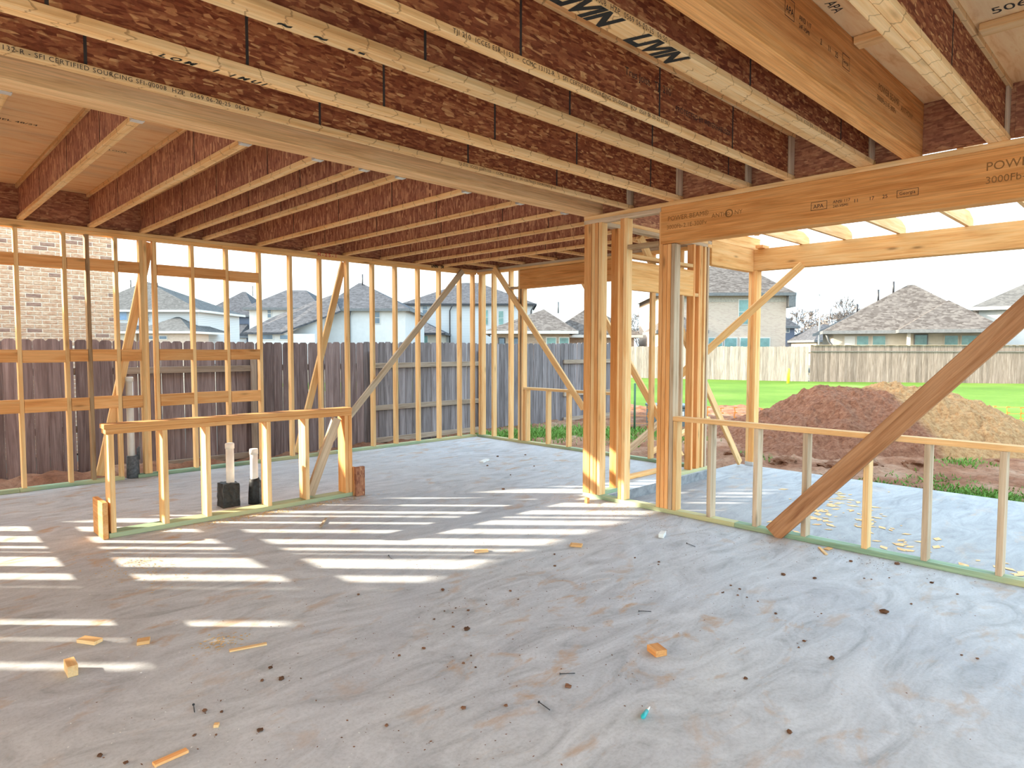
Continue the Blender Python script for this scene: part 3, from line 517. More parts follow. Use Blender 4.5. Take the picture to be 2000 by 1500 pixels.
# ------------------------------------------------------------------ pipes
def pipe(loc, h, rad, label, wrap):
    x, y = loc; r = empty('drain_pipe', (x, y, 0), label=label, cat='pipe')
    link('pipe', tubemesh('pipe', [(0, 0, .0), (0, 0, h-.05)], [rad, rad], M_PVC, 20), None, r, loc=(x, y, 0))
    link('pipe_cap', tubemesh('pipe_cap', [(0, 0, h-.05), (0, 0, h-.008), (0, 0, h)], [rad*1.13, rad*1.13, rad*1.0], M_PVC, 20), None, r, loc=(x, y, 0))
    if wrap == 'tar':
        bm = bmesh.new(); bmesh.ops.create_cube(bm, size=1); bmesh.ops.scale(bm, vec=(.15, .15, .22), verts=bm.verts); bmesh.ops.translate(bm, vec=(-.02, 0, .11), verts=bm.verts)
        bmesh.ops.subdivide_edges(bm, edges=bm.edges[:], cuts=6, use_grid_fill=True)
        for v in bm.verts: v.co += Vector((noise.noise(v.co*25), noise.noise(v.co*25+Vector((9, 0, 0))), noise.noise(v.co*25+Vector((0, 7, 0)))))*.010; v.co.z = max(v.co.z, .001)
        me = bpy.data.meshes.new('tar_sleeve'); bm.to_mesh(me); bm.free(); me.materials.append(M_TAR); link('tar_sleeve', me, None, r, loc=(x, y, 0))
    elif wrap == 'tar2':
        link('tar_sleeve', tubemesh('tar_sleeve', [(.0, 0, .002), (.0, 0, .10), (.005, 0, .20), (.0, 0, .24)], [.058, .055, .052, .043], M_TAR, 18), None, r, loc=(x, y, 0))
        link('foam_sleeve', tubemesh('foam_sleeve', [(.045, -.01, .002), (.045, -.01, .21)], [.045, .042], M_FOAM, 16), None, r, loc=(x, y, 0))
    else:
        link('foam_sleeve', tubemesh('foam_sleeve', [(0, 0, .002), (0, 0, .12), (0, 0, .25)], [.067, .065, .06], M_FOAM, 18), None, r, loc=(x+.012, y, 0)); link('copper_stub', tubemesh('copper_stub', [(.07, .0, .2), (.07, 0, .32), (.085, 0, .34)], [.018, .016, .014], M_FOAM, 10), None, r, loc=(x, y, 0))
    return r
pipe((2.36, 6.17), .585, .036, 'white drain pipe with a black tar-wrapped block base behind the half wall', 'tar'); pipe((2.555, 6.10), .52, .035, 'shorter white drain pipe with ragged tar coating beside a stud', 'tar2'); pipe((2.075, 8.279), 1.14, .037, 'tall white vent pipe with grey foam sleeve in the stud wall', 'foam')
# ------------------------------------------------------------------ patio framing
PZ = -.1
pb = thing(lum('patio_beam', 8.40, 8.54, -2.5, 4.12, 2.49, 2.768, M_PATIO), 'long pale patio beam carrying the clipped joist tails', 'beam')
thing(lum('patio_side_beam', XB+.125, 8.398, YS0+.02, YS0+.11, 2.475, 2.765, M_PATIO), 'short knotty side beam joining the house corner to the patio beam', 'beam')
pp = empty('patio_post', (8.45, 4.06, PZ), label='built-up patio post under the beam corner', cat='post')
lum('base_block', 8.40, 8.53, 4.0, 4.12, PZ, PZ+.05, M_GALV, pp)
for i, m in enumerate((M_PATIO, M_ORANGE, M_STUD)): lum('post_board', 8.40, 8.53, 4.0+i*.0385, 4.038+i*.0385, PZ+.05, 2.489, m, pp, axis=2)
CLIP = None
def patio_joist(y, lab):
    x0, x1, z0, z1 = XR+.14, 8.62, 2.770, 2.925
    prof = [(x0, z0), (x1, z0), (x1, z0+.07), (x1-.02, z0+.10), (x1-.08, z0+.118), (x1-.20, z1), (x0, z1)]
    n = len(prof); v = [(x, -T/2, z) for x, z in prof] + [(x, T/2, z) for x, z in prof]
    c = Vector(((x0+x1)/2, 0, (z0+z1)/2)); v = [tuple(Vector(q)-c) for q in v]
    f = [tuple(range(n)), tuple(range(2*n-1, n-1, -1))] + [(i, n+i, n+(i+1) % n, (i+1) % n) for i in range(n)]
    me = pydata('patio_joist', v, f, M_STUD); return thing(link('patio_joist', me, loc=(c.x, y, c.z)), lab, 'joist', 'patio joists with clipped tails')
for i, y in enumerate((3.44, 2.93, 2.35, 1.70, 1.10, .5, -.1)): patio_joist(y, 'patio joist with clipped tail, %s from the beam corner' % OR[i])
thing(lum('patio_ledger', XB+.12, 8.60, YS0+.03, YS0+.07, 2.770, 2.925, M_PATIO), 'end joist lying over the short patio side beam', 'joist')
thing(stick('diagonal_strut', (7.55, 3.50, 2.98), (8.36, 4.0, 2.98), (0, 0, 1), .06, .09, M_PATIO), 'short diagonal strut above the patio beam corner', 'strut')
thing(lum('stop_block', 8.33, 8.52, 3.90, 4.00, 2.770, 2.81, M_ORANGE), 'small scrap block sitting over the patio beam corner', 'block')
a = on(1567, 517, 'X', 8.375); b = on(1318, 742, 'X', 7.33)
thing(stick('diagonal_brace', a, b, (-.6, -.75, 0), D, T, M_PATIO), 'knotty diagonal brace crossing the patio post up to the beam', 'brace', BRG)
thing(lum('loose_board', 5.9, 7.10, 4.30, 4.39, .002, .04, M_PATIO), 'loose board lying flat on the slab behind the corner posts', 'board')
# ------------------------------------------------------------------ fences
def picket_mesh(name, w_, h_, mat, clip=.028, t_=.016):
    a = w_/2; prof = [(-a, 0), (a, 0), (a, h_-clip), (a-clip, h_), (-a+clip, h_), (-a, h_-clip)]; n = 6
    v = [(x, -t_/2, z) for x, z in prof] + [(x, t_/2, z) for x, z in prof]
    return pydata(name, v, [tuple(range(n)), tuple(range(2*n-1, n-1, -1))] + [(i, n+i, n+(i+1) % n, (i+1) % n) for i in range(n)], mat)
F1 = empty('picket_fence', (5, 9.9, -.26), label='tall brown dog-ear picket fence close behind the stud wall', cat='fence')
pm, pg = picket_mesh('picket', .1385, 1.83, M_PICK), picket_mesh('picket_grey', .1385, 1.83, M_PICKG)
FY = 9.9
def rails(x0, x1, near):
    yc = FY-.035 if near else FY+.035
    for z in (.05, .62, 1.36): lum('rail', x0, x1, yc-.022, yc+.022, z-.045-.2, z+.045-.2, M_RAIL, F1)
nx = 0; x = -1.4
while x < 13.1:
    zt = 1.562 + .010*math.sin(x*1.1) + random.uniform(-.006, .006) + (.03*(x-8)/5 if x > 8 else 0)
    q = link('picket', pg if x > 6.2+random.uniform(-.6, .6) else pm, None, F1, M=Matrix.Translation((x, FY+random.uniform(-.003, .003), zt-1.83)) @ Matrix.Rotation(random.uniform(-.006, .006), 4, 'Y'))
    x += .1445 if random.random() > .12 else .150
rails(-1.4, 2.35, False); rails(2.352, 4.15, True); rails(4.152, 6.2, False); rails(6.25, 8.7, True); rails(8.702, 11.2, False); rails(11.25, 13.1, True)
for x in (2.35, 4.14, 6.22, 8.72): lum('post', x-.035, x+.035, FY+.06 if x == 2.35 else FY-.10, FY+.13 if x == 2.35 else FY-.03, -.4, 1.42, M_RAIL, F1)
def far_fence(p0, p1, z0, h_, mat, label, cap, name='far_fence'):
    p0, p1 = Vector(p0), Vector(p1); d = p1-p0; Ln = d.length; ux = d.normalized(); ang = math.atan2(ux.y, ux.x)
    R = empty(name, p0, label=label, cat='fence'); me = picket_mesh('picket', .136, h_, mat, .02 if not cap else .001); n = int(Ln/.140)
    for i in range(n):
        c = p0 + ux*(.07+.140*i); link('picket', me, None, R, M=Matrix.Translation((c.x, c.y, z0+random.uniform(-.015, .015))) @ Matrix.Rotation(ang, 4, 'Z'))
    nrm = Vector((-ux.y, ux.x, 0)); nrm = nrm if nrm.dot(-p0) > 0 else -nrm
    if cap:
        e0, e1 = p0+nrm*.0, p1+nrm*.0; stick('cap_board', e0+Z_*(z0+h_+.02), e1+Z_*(z0+h_+.02), (0, 0, 1), .12, .035, M_RAIL, R)
        stick('trim_board', e0+nrm*.03+Z_*(z0+h_-.30), e1+nrm*.03+Z_*(z0+h_-.30), nrm, .05, .03, M_FARG, R)
    else:
        for z in (.4, 1.5): stick('rail', p0-nrm*.04+Z_*(z0+z), p1-nrm*.04+Z_*(z0+z), nrm, .09, .04, M_RAIL, R)
def hz(px, d): p = at(px, 680, d); return Vector((p.x, p.y, 0))
A0, A1, B1 = hz(1185, 39), hz(1583, 34.2), hz(2120, 32.0)
far_fence(A0, A1, -.26, 1.83, M_FARG, 'distant silvery picket fence in front of the pale brick house', False); far_fence(A1, B1, -.26, 1.88, M_FARP, 'distant tan capped fence in front of the brown-roofed house', True)
prism('lawn', [(8.0, -40), (70, -40), tuple(B1.xy), tuple(A1.xy), tuple(A0.xy), (13.3, 31), (13.3, 9.8), (8.0, 9.8)], -.30, -.255, M_LAWN, kind='structure', label='bright green lawn reaching to the far fences', cat='lawn')
thing(link('marker_stake', tubemesh('marker_stake', [(0, 0, 0), (0, 0, .72), (0, 0, .76)], [.075, .075, .05], M_YELLOW, 8), loc=hz(1541, 32.5)-Z_*.27), 'yellow marker stake on the lawn before the far fence', 'stake')
# ------------------------------------------------------------------ houses
R3 = Matrix((rt.xyz, FH, Z_)).transposed()
def frame(px, d, rot=0):
    """World matrix at ground under pixel column px, depth d; local x = across the view, y = away."""
    p = hz(px, d); xa = Vector((math.sin(YAW), -math.cos(YAW), 0)); M = Matrix((xa, FH, Z_)).transposed().to_4x4() @ Matrix.Rotation(rot, 4, 'Z'); M.translation = (p.x, p.y, -.26); return M
def hroot(name, label, M):
    o = empty(name, M.translation, label=label, cat='house'); o.rotation_euler = M.to_euler(); return o
def hbox(root, M, name, x0, x1, y0, y1, z0, z1, mat):
    v = [(x, y, z) for z in (z0, z1) for y in (y0, y1) for x in (x0, x1)]
    f = [(0, 2, 3, 1), (4, 5, 7, 6), (0, 1, 5, 4), (2, 6, 7, 3), (0, 4, 6, 2), (1, 3, 7, 5)]
    return link(name, pydata(name, v, f, mat), None, root, M=M)
def hroof(root, M, x0, x1, y0, y1, z, rise, mat, ov=.45, ridge=None, fascia=M_FASCIA, name='roof'):
    """Hip roof; ridge = (xa, ya, xb, yb)."""
    x0 -= ov; x1 += ov; y0 -= ov; y1 += ov
    if ridge is None:
        w_, l_ = x1-x0, y1-y0; k = min(w_, l_)/2; ridge = (x0+k, (y0+y1)/2, x1-k, (y0+y1)/2) if w_ >= l_ else ((x0+x1)/2, y0+k, (x0+x1)/2, y1-k)
    xa, ya, xb, yb = ridge
    v = [(x0, y0, z), (x1, y0, z), (x1, y1, z), (x0, y1, z), (xa, ya, z+rise), (xb, yb, z+rise)]
    f = [(0, 1, 5, 4), (1, 2, 5), (2, 3, 4, 5), (3, 0, 4), (3, 2, 1, 0)] if abs(xb-xa) >= abs(yb-ya) else [(0, 1, 4), (1, 2, 5, 4), (2, 3, 5), (3, 0, 4, 5), (3, 2, 1, 0)]
    r = link(name, pydata(name, v, f, mat), None, root, M=M)
    hbox(r, M, 'fascia', x0, x1, y0-.03, y0, z-.20, z+.02, fascia); hbox(r, M, 'fascia', x1, x1+.03, y0, y1, z-.20, z+.02, fascia); hbox(r, M, 'fascia', x0-.03, x0, y0, y1, z-.20, z+.02, fascia)
    return r
def hwin(root, M, x0, x1, z0, z1, y, glass=M_PANE, fr=M_WTRIM, split=True):
    b = hbox(root, M, 'window', x0-.07, x1+.07, y-.05, y+.02, z0-.07, z1+.07, fr); zm = (z0+z1)/2
    if split: hbox(b, M, 'pane', x0, x1, y-.07, y-.045, zm+.03, z1, glass); hbox(b, M, 'pane', x0, x1, y-.07, y-.045, z0, zm-.03, glass)
    else: hbox(b, M, 'pane', x0, x1, y-.07, y-.045, z0, z1, glass)
def vent(root, M, x, y, z, h=.7, r=.06): link('vent_pipe', tubemesh('vent_pipe', [(x, y, z), (x, y, z+h)], [r, r], M_DARKMET, 8), None, root, M=M)
# sizes: metres per pixel at depth d is d / FPX ; z of a pixel row from at()
def zz(py, d, px=1000): return at(px, py, d).z + .26
def xx(px, pc, d): return (px-pc)*d/FPX
def xr(px, y): return (px-1000)*(d+y)/FPX - (pc-1000)*d/FPX
def zr(py, y): return zz(py, d+y)
# --- brick neighbour close by
NB = empty('brick_house', (0, 12.6, -.26), label='tan brick house wall rising close behind the fence', cat='house')
BX0, BX1, BY = -2.25, 2.985, 12.6
I4 = Matrix.Identity(4)
bw = hbox(NB, I4, 'wall', BX0, BX1, BY, BY+9, -.26, 5.6, M_TANBRICK)
bb = boxmesh(.189, .05, .053, M_BRICK, .003); row = 0; z = 1.50; nb = 0
mo = hbox(bw, I4, 'mortar_bed', 1.14, BX1-.001, BY-.004, BY+.01, 1.46, 3.47, M_MORTAR)
while z < 3.44:
    x = 1.16 + (0 if row % 2 else .1015)
    while x < BX1 - .03:
        x1 = min(x+.189, BX1+.004); me = bb if x1-x > .185 else boxmesh(round(x1-x, 3), .05, .053, M_BRICK, .003)
        link('brick', me, None, bw, M=Matrix.Translation(((x+x1)/2, BY+.012+random.uniform(-.003, .003), z+.029))); x += .2035; nb += 1
    z += .0677; row += 1
hroof(NB, I4, BX0, BX1, BY, BY+9, 5.6, 2.4, M_ROOFB)
# unseen lower wing; its roof falls away, shaped to bound the sunlit floor
v = [(BX0, BY, -.26), (-9, BY, -.26), (-9, BY, 2.9), (-5.6, BY, 2.9), (BX0, BY, 4.5)]; v += [(a, BY+8, c) for a, b, c in v]
link('wing', pydata('wing', v, [(0, 1, 2, 3, 4), (9, 8, 7, 6, 5), (0, 5, 6, 1), (1, 6, 7, 2), (2, 7, 8, 3), (3, 8, 9, 4), (4, 9, 5, 0)], M_TANBRICK), None, NB)
# --- white two-storey house with grey hip roof behind the stud wall
d = 66; pc = 300; M = frame(pc, d); H = hroot('white_house', 'white two-storey house with grey hip roof seen between studs beside the brick house', M)
x0, x1 = xx(170, pc, d), xx(388, pc, d); ze = zz(607, d)
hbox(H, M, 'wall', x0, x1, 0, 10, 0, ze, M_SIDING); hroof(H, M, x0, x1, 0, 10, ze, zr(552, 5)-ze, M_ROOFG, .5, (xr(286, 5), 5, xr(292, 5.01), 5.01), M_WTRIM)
x2, x3, zl = xx(215, pc, d), xx(300, pc, d), zz(650, d); hbox(H, M, 'porch_wall', x2, x3, -3, 0, 0, zl, M_CREAM); hroof(H, M, x2, x3, -3, 0.4, zl, .9, M_ROOFG, .4, None, M_WTRIM)
x2, x3 = xx(316, pc, d), xx(408, pc, d); hbox(H, M, 'bay_wall', x2, x3, -4, 0, 0, zl, M_WHITEBRICK); hroof(H, M, x2, x3, -4, 4, zl, zz(620, d)-zl, M_ROOFG, .4, (xr(346, 0), 0, xr(352, .01), .01), M_WTRIM)
hwin(H, M, xx(235, pc, d), xx(250, pc, d), zz(626, d), zz(608.5, d), 0, M_PANEB, split=False); hwin(H, M, xx(284, pc, d), xx(293, pc, d), zz(628, d), zz(609, d), 0, M_PANED)
hwin(H, M, xx(240, pc, d), xx(268, pc, d), zz(662, d), zz(653, d), -3, M_PANED, split=False); hwin(H, M, xx(334, pc, d), xx(347, pc, d), zz(664, d), zz(659, d), -4, M_PANED, split=False); hwin(H, M, xx(354, pc, d), xx(367, pc, d), zz(664, d), zz(659, d), -4, M_PANED, split=False)
vent(H, M, xr(259, 4), 4, zr(567, 4), 1.0); vent(H, M, xr(311, 4), 4, zr(565, 4), .6)
# --- blue-grey house
d = 84; pc = 450; M = frame(pc, d); H = hroot('blue_house', 'blue-grey sided house with dark roof between the two white houses', M)
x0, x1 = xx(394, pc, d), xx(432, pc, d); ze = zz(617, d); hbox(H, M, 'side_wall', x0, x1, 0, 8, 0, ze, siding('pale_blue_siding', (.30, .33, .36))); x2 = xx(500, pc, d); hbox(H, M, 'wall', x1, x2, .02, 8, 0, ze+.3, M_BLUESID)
hroof(H, M, x0, x2, 0, 9, ze, zr(571, 4.5)-ze, M_ROOFD, .4, (xr(476, 4.5), 4.5, xr(482, 4.51), 4.51)); hwin(H, M, xx(423, pc, d), xx(428, pc, d), zz(642, d), zz(620, d), 0, M_PANE)
link('downspout', tubemesh('downspout', [(xx(430, pc, d), -.1, 0), (xx(430, pc, d), -.1, ze)], [.08, .08], M_DARKMET, 6), None, H, M=M); hbox(H, M, 'porch', xx(432, pc, d), xx(482, pc, d), -3, 0, 0, zz(658, d), M_STUCCO); hroof(H, M, xx(434, pc, d), xx(482, pc, d), -3, 0, zz(658, d), 1.6, M_ROOFD, .3, (xr(470, -.2), -.2, xr(486, -.19), -.19)); vent(H, M, xr(496, 4), 4, zr(580, 4), 1.4)
# --- stucco house
d = 56; pc = 600; M = frame(pc, d); H = hroot('stucco_house', 'white stucco two-storey house with slate roofs seen through the regular studs', M)
ze = zz(601, d); x0, x1 = xx(479, pc, d), xx(615, pc, d); hbox(H, M, 'wall', x0, x1, 1, 11, 0, ze, M_STUCCO); hroof(H, M, x0, x1, 1, 11, ze, zr(568, 6)-ze, M_ROOFD, .4, (xr(560, 6), 6, xr(600, 6.0), 6.0))
x0, x1 = xx(636, pc, d), xx(792, pc, d); ze = zz(604, d); hbox(H, M, 'main_wall', x0, x1, 0, 12, 0, ze, M_STUCCO); hroof(H, M, x0, x1, 0, 12, ze, zr(554, 6)-ze, M_ROOFD, .45, (xr(702, 6), 6, xr(708, 6.01), 6.01))
# long sloping garage roof (catslide) in front
zl = zz(652, d); v = [(xx(512, pc, d), -4, zl), (xx(582, pc, d), -4, zl), (xx(672, pc, d), -1, ze-.2), (xx(640, pc, d), 2, ze+1.4), (xx(540, pc, d), 0, zl+1.5)]
link('garage_roof', pydata('garage_roof', v + [(a, b, c-.15) for a, b, c in v], [(0, 1, 2, 3, 4), (9, 8, 7, 6, 5)] + [(i, 5+i, 5+(i+1) % 5, (i+1) % 5) for i in range(5)], M_ROOFD), None, H, M=M)
hbox(H, M, 'garage_wall', xx(518, pc, d), xx(640, pc, d), -3.6, 0.0, 0, zl-.1, M_STUCCO); v = [(xx(560, pc, d), -2, 0), (xx(640, pc, d), -2, 0), (xx(640, pc, d), -2, zz(620, d)), (xx(582, pc, d), -2, zl)]
link('gable_wall', pydata('gable_wall', v + [(a, b+2, c) for a, b, c in v], [(0, 1, 2, 3), (7, 6, 5, 4)] + [(i, 4+i, 4+(i+1) % 4, (i+1) % 4) for i in range(4)], M_STUCCO), None, H, M=M)
for a, b, t_, u_ in ((544, 563, 664, 656), (577, 598, 664, 657)): hwin(H, M, xx(a, pc, d), xx(b, pc, d), zz(t_, d), zz(u_, d), -3.6, M_PANED, M_WTRIM, False)
hwin(H, M, xx(516, pc, d), xx(522, pc, d), zz(620, d), zz(604, d), 1, M_PANED); hwin(H, M, xx(732, pc, d), xx(742, pc, d), zz(632, d), zz(610, d), 0, M_PANED); vent(H, M, xr(709.5, 5.5), 5.5, zr(561, 5.5), 1.15)
link('downspout', tubemesh('downspout', [(xx(684, pc, d), -.15, 0), (xx(684, pc, d), -.15, ze-.7), (xx(688, pc, d), -.4, ze-.1)], [.07, .07, .07], M_DARKMET, 6), None, H, M=M)
# --- white sided house with dark eaves and its lower hip roof
d = 77; pc = 880; M = frame(pc, d); H = hroot('sided_house', 'white lap-sided two-storey house with dark eaves behind the wall corner', M)
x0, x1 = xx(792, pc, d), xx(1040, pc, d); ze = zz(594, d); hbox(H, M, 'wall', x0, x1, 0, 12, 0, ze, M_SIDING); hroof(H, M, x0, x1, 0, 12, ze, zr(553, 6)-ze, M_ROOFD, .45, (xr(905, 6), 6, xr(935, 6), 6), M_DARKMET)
zl = zz(653, d); x2, x3 = xx(694, pc, d), xx(872, pc, d); hbox(H, M, 'porch_wall', x2, x3, -6, 0, 0, zl, M_CREAM); hroof(H, M, x2, x3, -6, 2.5, zl, zz(618, d)-zl, M_ROOFD, .5, (xr(776, -.6), -.6, xr(806, -.6), -.6), M_DARKMET)
hwin(H, M, xx(826, pc, d), xx(835, pc, d), zz(613, d), zz(598, d), 0, M_PANED); hwin(H, M, xx(974, pc, d), xx(983, pc, d), zz(634, d), zz(608, d), 0, M_PANE); hwin(H, M, xx(947, pc, d), xx(953, pc, d), zz(634, d), zz(606, d), 0, M_PANE)
for px in (879, 1037): link('downspout', tubemesh('downspout', [(xx(px, pc, d), -.15, 0), (xx(px, pc, d), -.15, ze-.8), (xx(px+6, pc, d), -.5, ze-.15)], [.07]*3, M_DARKMET, 6), None, H, M=M)
for a, b in ((712, 738), (752, 775), (830, 848)): hwin(H, M, xx(a, pc, d), xx(b, pc, d), 1.0, zz(658, d), -6, M_PANE, M_WTRIM, False)
# --- brown brick bungalow with taupe hip roof
d = 50; pc = 1050; M = frame(pc, d); H = hroot('brick_bungalow', 'low brown brick bungalow with taupe hip roof beyond the window opening', M)
x0, x1 = xx(962, pc, d), xx(1112, pc, d); ze = zz(647, d); hbox(H, M, 'wall', x0, x1, 0, 13, 0, ze, M_BROWNBRICK); hbox(H, M, 'far_wall', x1, xx(1262, pc, d), 5, 13, 0, ze-.2, M_BROWNBRICK)
hroof(H, M, x0, x1, 0, 13, ze, zr(604, 5)-ze, M_ROOFB, .6, (xr(1062, 5), 5, xr(1066, 10), 10), M_WTRIM); hroof(H, M, xx(1090, pc, d), xx(1262, pc, d), 5, 13, ze-.2, 2.6, M_ROOFB, .6, None, M_WTRIM)
hbox(H, M, 'frieze', xx(1050, pc, d), x1, -.03, .0, ze-.75, ze-.35, plain('vertical_siding', (.34, .28, .22), .8)); 
for a, b in ((1068, 1087), (1093, 1112)): hwin(H, M, xx(a, pc, d), xx(b-2, pc, d), zz(678, d), zz(660, d), 0, M_PANE, M_WTRIM, False)
for a, b in ((975, 985), (1000, 1012), (1240, 1250)): hwin(H, M, xx(a, pc, d), xx(b, pc, d), zz(678, d), zz(661, d), 0 if a < 1100 else 5, M_PANED, M_DARKMET, False)
vent(H, M, xr(1090, 8), 8, zr(612, 8), 1.0)
# --- pale brick two-storey house
d = 48; pc = 1450; M = frame(pc, d, math.radians(-3)); H = hroot('pale_brick_house', 'pale brick two-storey house with grey eaves beyond the far fence', M)
x0, x1 = xx(1290, pc, d), xx(1532, pc, d); ze = zz(573, d); hbox(H, M, 'wall', x0, x1, 0, 11, 0, ze, M_WHITEBRICK); hroof(H, M, x0, x1, 0, 11, ze, zr(512, 5.5)-ze, M_ROOFB, .5, (xr(1395, 5.5), 5.5, xr(1425, 5.5), 5.5), M_FASCIA)
hbox(H, M, 'soldier_course', x0, x1, -.03, 0, ze-.62, ze-.3, plain('soldier_brick', (.38, .34, .29), .9, nscale=9)); hbox(H, M, 'eave_box', x1, x1+.5, -.5, 11, ze-1.0, ze, M_FASCIA)
hwin(H, M, xx(1442, pc, d), xx(1462, pc, d), zz(632, d), zz(586, d), 0, M_PANE)
for a, b in ((1385, 1410), (1416, 1438), (1446, 1470), (1476, 1501)): hwin(H, M, xx(a, pc, d), xx(b, pc, d), 1.0, zz(660, d), 0, M_PANE, M_WTRIM, False)
zl = zz(648, d); hbox(H, M, 'porch_wall', xx(1270, pc, d), xx(1345, pc, d), -4, 0, 0, zl, M_WHITEBRICK); hroof(H, M, xx(1275, pc, d), xx(1345, pc, d), -4, 1.5, zl, zz(615, d)-zl, M_ROOFB, .4, None, M_FASCIA)
# --- brown-roofed bungalow
d = 44; pc = 1770; M = frame(pc, d, math.radians(-21)); MI = M.inverted(); H = hroot('taupe_roof_house', 'cream bungalow with large taupe hip roof behind the tan fence', M)
def lp_(px, yl, py=None):          # local x (and height) where the view column px meets the local plane y = yl
    dr = FH + Vector((math.sin(YAW), -math.cos(YAW), 0))*((px-1000)/FPX); a_ = MI @ Vector((0, 0, -.26)); b_ = MI.to_3x3() @ dr; t_ = (yl-a_.y)/b_.y
    return (a_+b_*t_).x if py is None else zz(py, t_)
x0, x1 = lp_(1626, 0), lp_(1928, 0); ze = lp_(1770, 0, 645); hbox(H, M, 'wall', x0, x1, 0, 9, 0, ze, M_CREAM)
hroof(H, M, x0, x1, 0, 9, ze, lp_(1772, 4.5, 556)-ze, M_ROOFB, .7, (lp_(1768, 4.5), 4.5, lp_(1780, 4.5), 4.51), M_FASCIA)
hroof(H, M, lp_(1768, -1.2), x1+.1, -1.2, 6, ze+.02, lp_(1850, 2.2, 586)-ze, M_ROOFB, .5, (lp_(1848, 2.2), 2.2, lp_(1852, 5), 5), M_FASCIA, 'front_roof')
for a, b, g_ in ((1648, 1668, M_WTRIM), (1672, 1694, M_PANE), (1703, 1727, M_PANE), (1843, 1868, M_PANE), (1876, 1904, M_PANE)): hwin(H, M, lp_(a, 0), lp_(b, 0), 1.0, ze-.35, 0, g_, M_CREAM, False)
hwin(H, M, lp_(1785, 0), lp_(1808, 0), .2, ze-.3, 0, M_PANE, M_FASCIA, False); hbox(H, M, 'porch_post', lp_(1770, -1), lp_(1776, -1), -1.1, -.85, 0, ze, M_WTRIM)
for p_, q_, h_ in ((1711, 592, 1.0), (1740, 574, .9), (1671, 612, .7)): vent(H, M, lp_(p_, 4), 4, lp_(p_, 4, q_), h_, .07)
link('downspout', tubemesh('downspout', [(x0-.5, -.5, ze-.2), (x0-.3, -.3, ze-.7), (x0-.1, -.15, ze-.9), (x0-.1, -.15, 0)], [.07]*4, M_FASCIA, 6), None, H, M=M)
# --- white house at the edge
d = 46; pc = 1909; M = frame(pc, d, math.radians(-38)); H = hroot('gabled_white_house', 'white two-storey house at the picture edge above the dark plank', M)
ze = zz(600, d); hbox(H, M, 'wall', 0, 12, 0, 9, 0, ze, M_STUCCO); hroof(H, M, 0, 12, 0, 9, ze, 2.9, M_ROOFG, .5, None, M_WTRIM)
for a, b, c0, c1 in ((3.3, 3.6, 1.8, 2.6), (3.8, 4.1, 1.8, 2.6), (1.2, 1.6, ze-2.2, ze-.6)): hwin(H, M, a, b, c0, c1, 0, M_PANED)
# --- far dark blue house and grey roof between
d = 72; pc = 1560; M = frame(pc, d); H = hroot('navy_house', 'small navy house and grey roof far beyond the pale brick house', M)
hbox(H, M, 'wall', xx(1520, pc, d), xx(1551, pc, d), 0, 8, 0, zz(637, d), M_BLUESID); hroof(H, M, xx(1520, pc, d), xx(1551, pc, d), 0, 8, zz(637, d), 1.2, M_ROOFD, .4); hwin(H, M, xx(1535, pc, d), xx(1540, pc, d), zz(648, d), zz(640, d), 0, M_PANED, M_WTRIM, False)
hbox(H, M, 'garage_wall', xx(1545, pc, d), xx(1640, pc, d), -6, 2, 0, zz(665, d), M_CREAM); hroof(H, M, xx(1545, pc, d), xx(1640, pc, d), -6, 2, zz(665, d), zz(634, d)-zz(665, d), M_ROOFD, .4, (xr(1605, -2), -2, xr(1612, -1.99), -1.99))
# ------------------------------------------------------------------ bare trees, poles
def bare_tree(px, d, h, label, seed, spread=.5, mat=M_BARK):
    rg = random.Random(seed); bm = bmesh.new(); base = hz(px, d)
    def seg(p, dr, ln, rad, lev):
        q = p + dr*ln; a = dr.orthogonal().normalized(); b = dr.cross(a); r2 = max(rad*.68, .028)
        A = [bm.verts.new(p+(a*math.cos(t)+b*math.sin(t))*rad) for t in (0, 2.09, 4.19)]; B = [bm.verts.new(q+(a*math.cos(t)+b*math.sin(t))*r2) for t in (0, 2.09, 4.19)]
        for k in range(3): bm.faces.new((A[k], A[(k+1) % 3], B[(k+1) % 3], B[k]))
        if lev == 0: return
        for k in range(3 if lev > 1 else 4):
            nd = (dr + Vector((rg.gauss(0, spread), rg.gauss(0, spread), rg.gauss(.1, spread*.7)))).normalized(); seg(q if k else p+dr*ln*.75, nd, ln*rg.uniform(.6, .85), r2, lev-1)
    seg(Vector((0, 0, 0)), Vector((0, 0, 1)), h*.26, h*.016, 6)
    me = bpy.data.meshes.new('bare_tree'); bm.to_mesh(me); bm.free(); me.materials.append(mat)
    return thing(link('bare_tree', me, loc=base-Z_*.3), label, 'tree', 'bare winter trees')
bare_tree(1572, 82, 8.5, 'bare winter tree beside the pale brick house', 3); bare_tree(1640, 84, 9.6, 'tall bare winter tree behind the thin lamp pole', 5, .45); bare_tree(1690, 90, 9.0, 'bare winter tree rising over the taupe roof slope', 8); bare_tree(1605, 95, 8.0, 'pale bare tree between the two taller bare trees', 11); bare_tree(1250, 90, 8, 'bare tree seen through the corner posts', 12); bare_tree(1915, 88, 10, 'bare tree beside the house at the picture edge', 14)
thing(link('lamp_pole', tubemesh('lamp_pole', [(0, 0, 0), (0, 0, 6.3), (-.1, 0, 6.6), (-.5, 0, 6.75)], [.09, .06, .05, .04], M_GALV, 8), loc=hz(1599, 60)-Z_*.3), 'slim pale lamp pole between the houses', 'pole')
thing(link('antenna_mast', tubemesh('antenna_mast', [(0, 0, 0), (0, 0, 12.6)], [.10, .06], M_GALV, 6), loc=hz(1823, 100)-Z_*.3), 'thin antenna mast behind the taupe roof', 'mast')
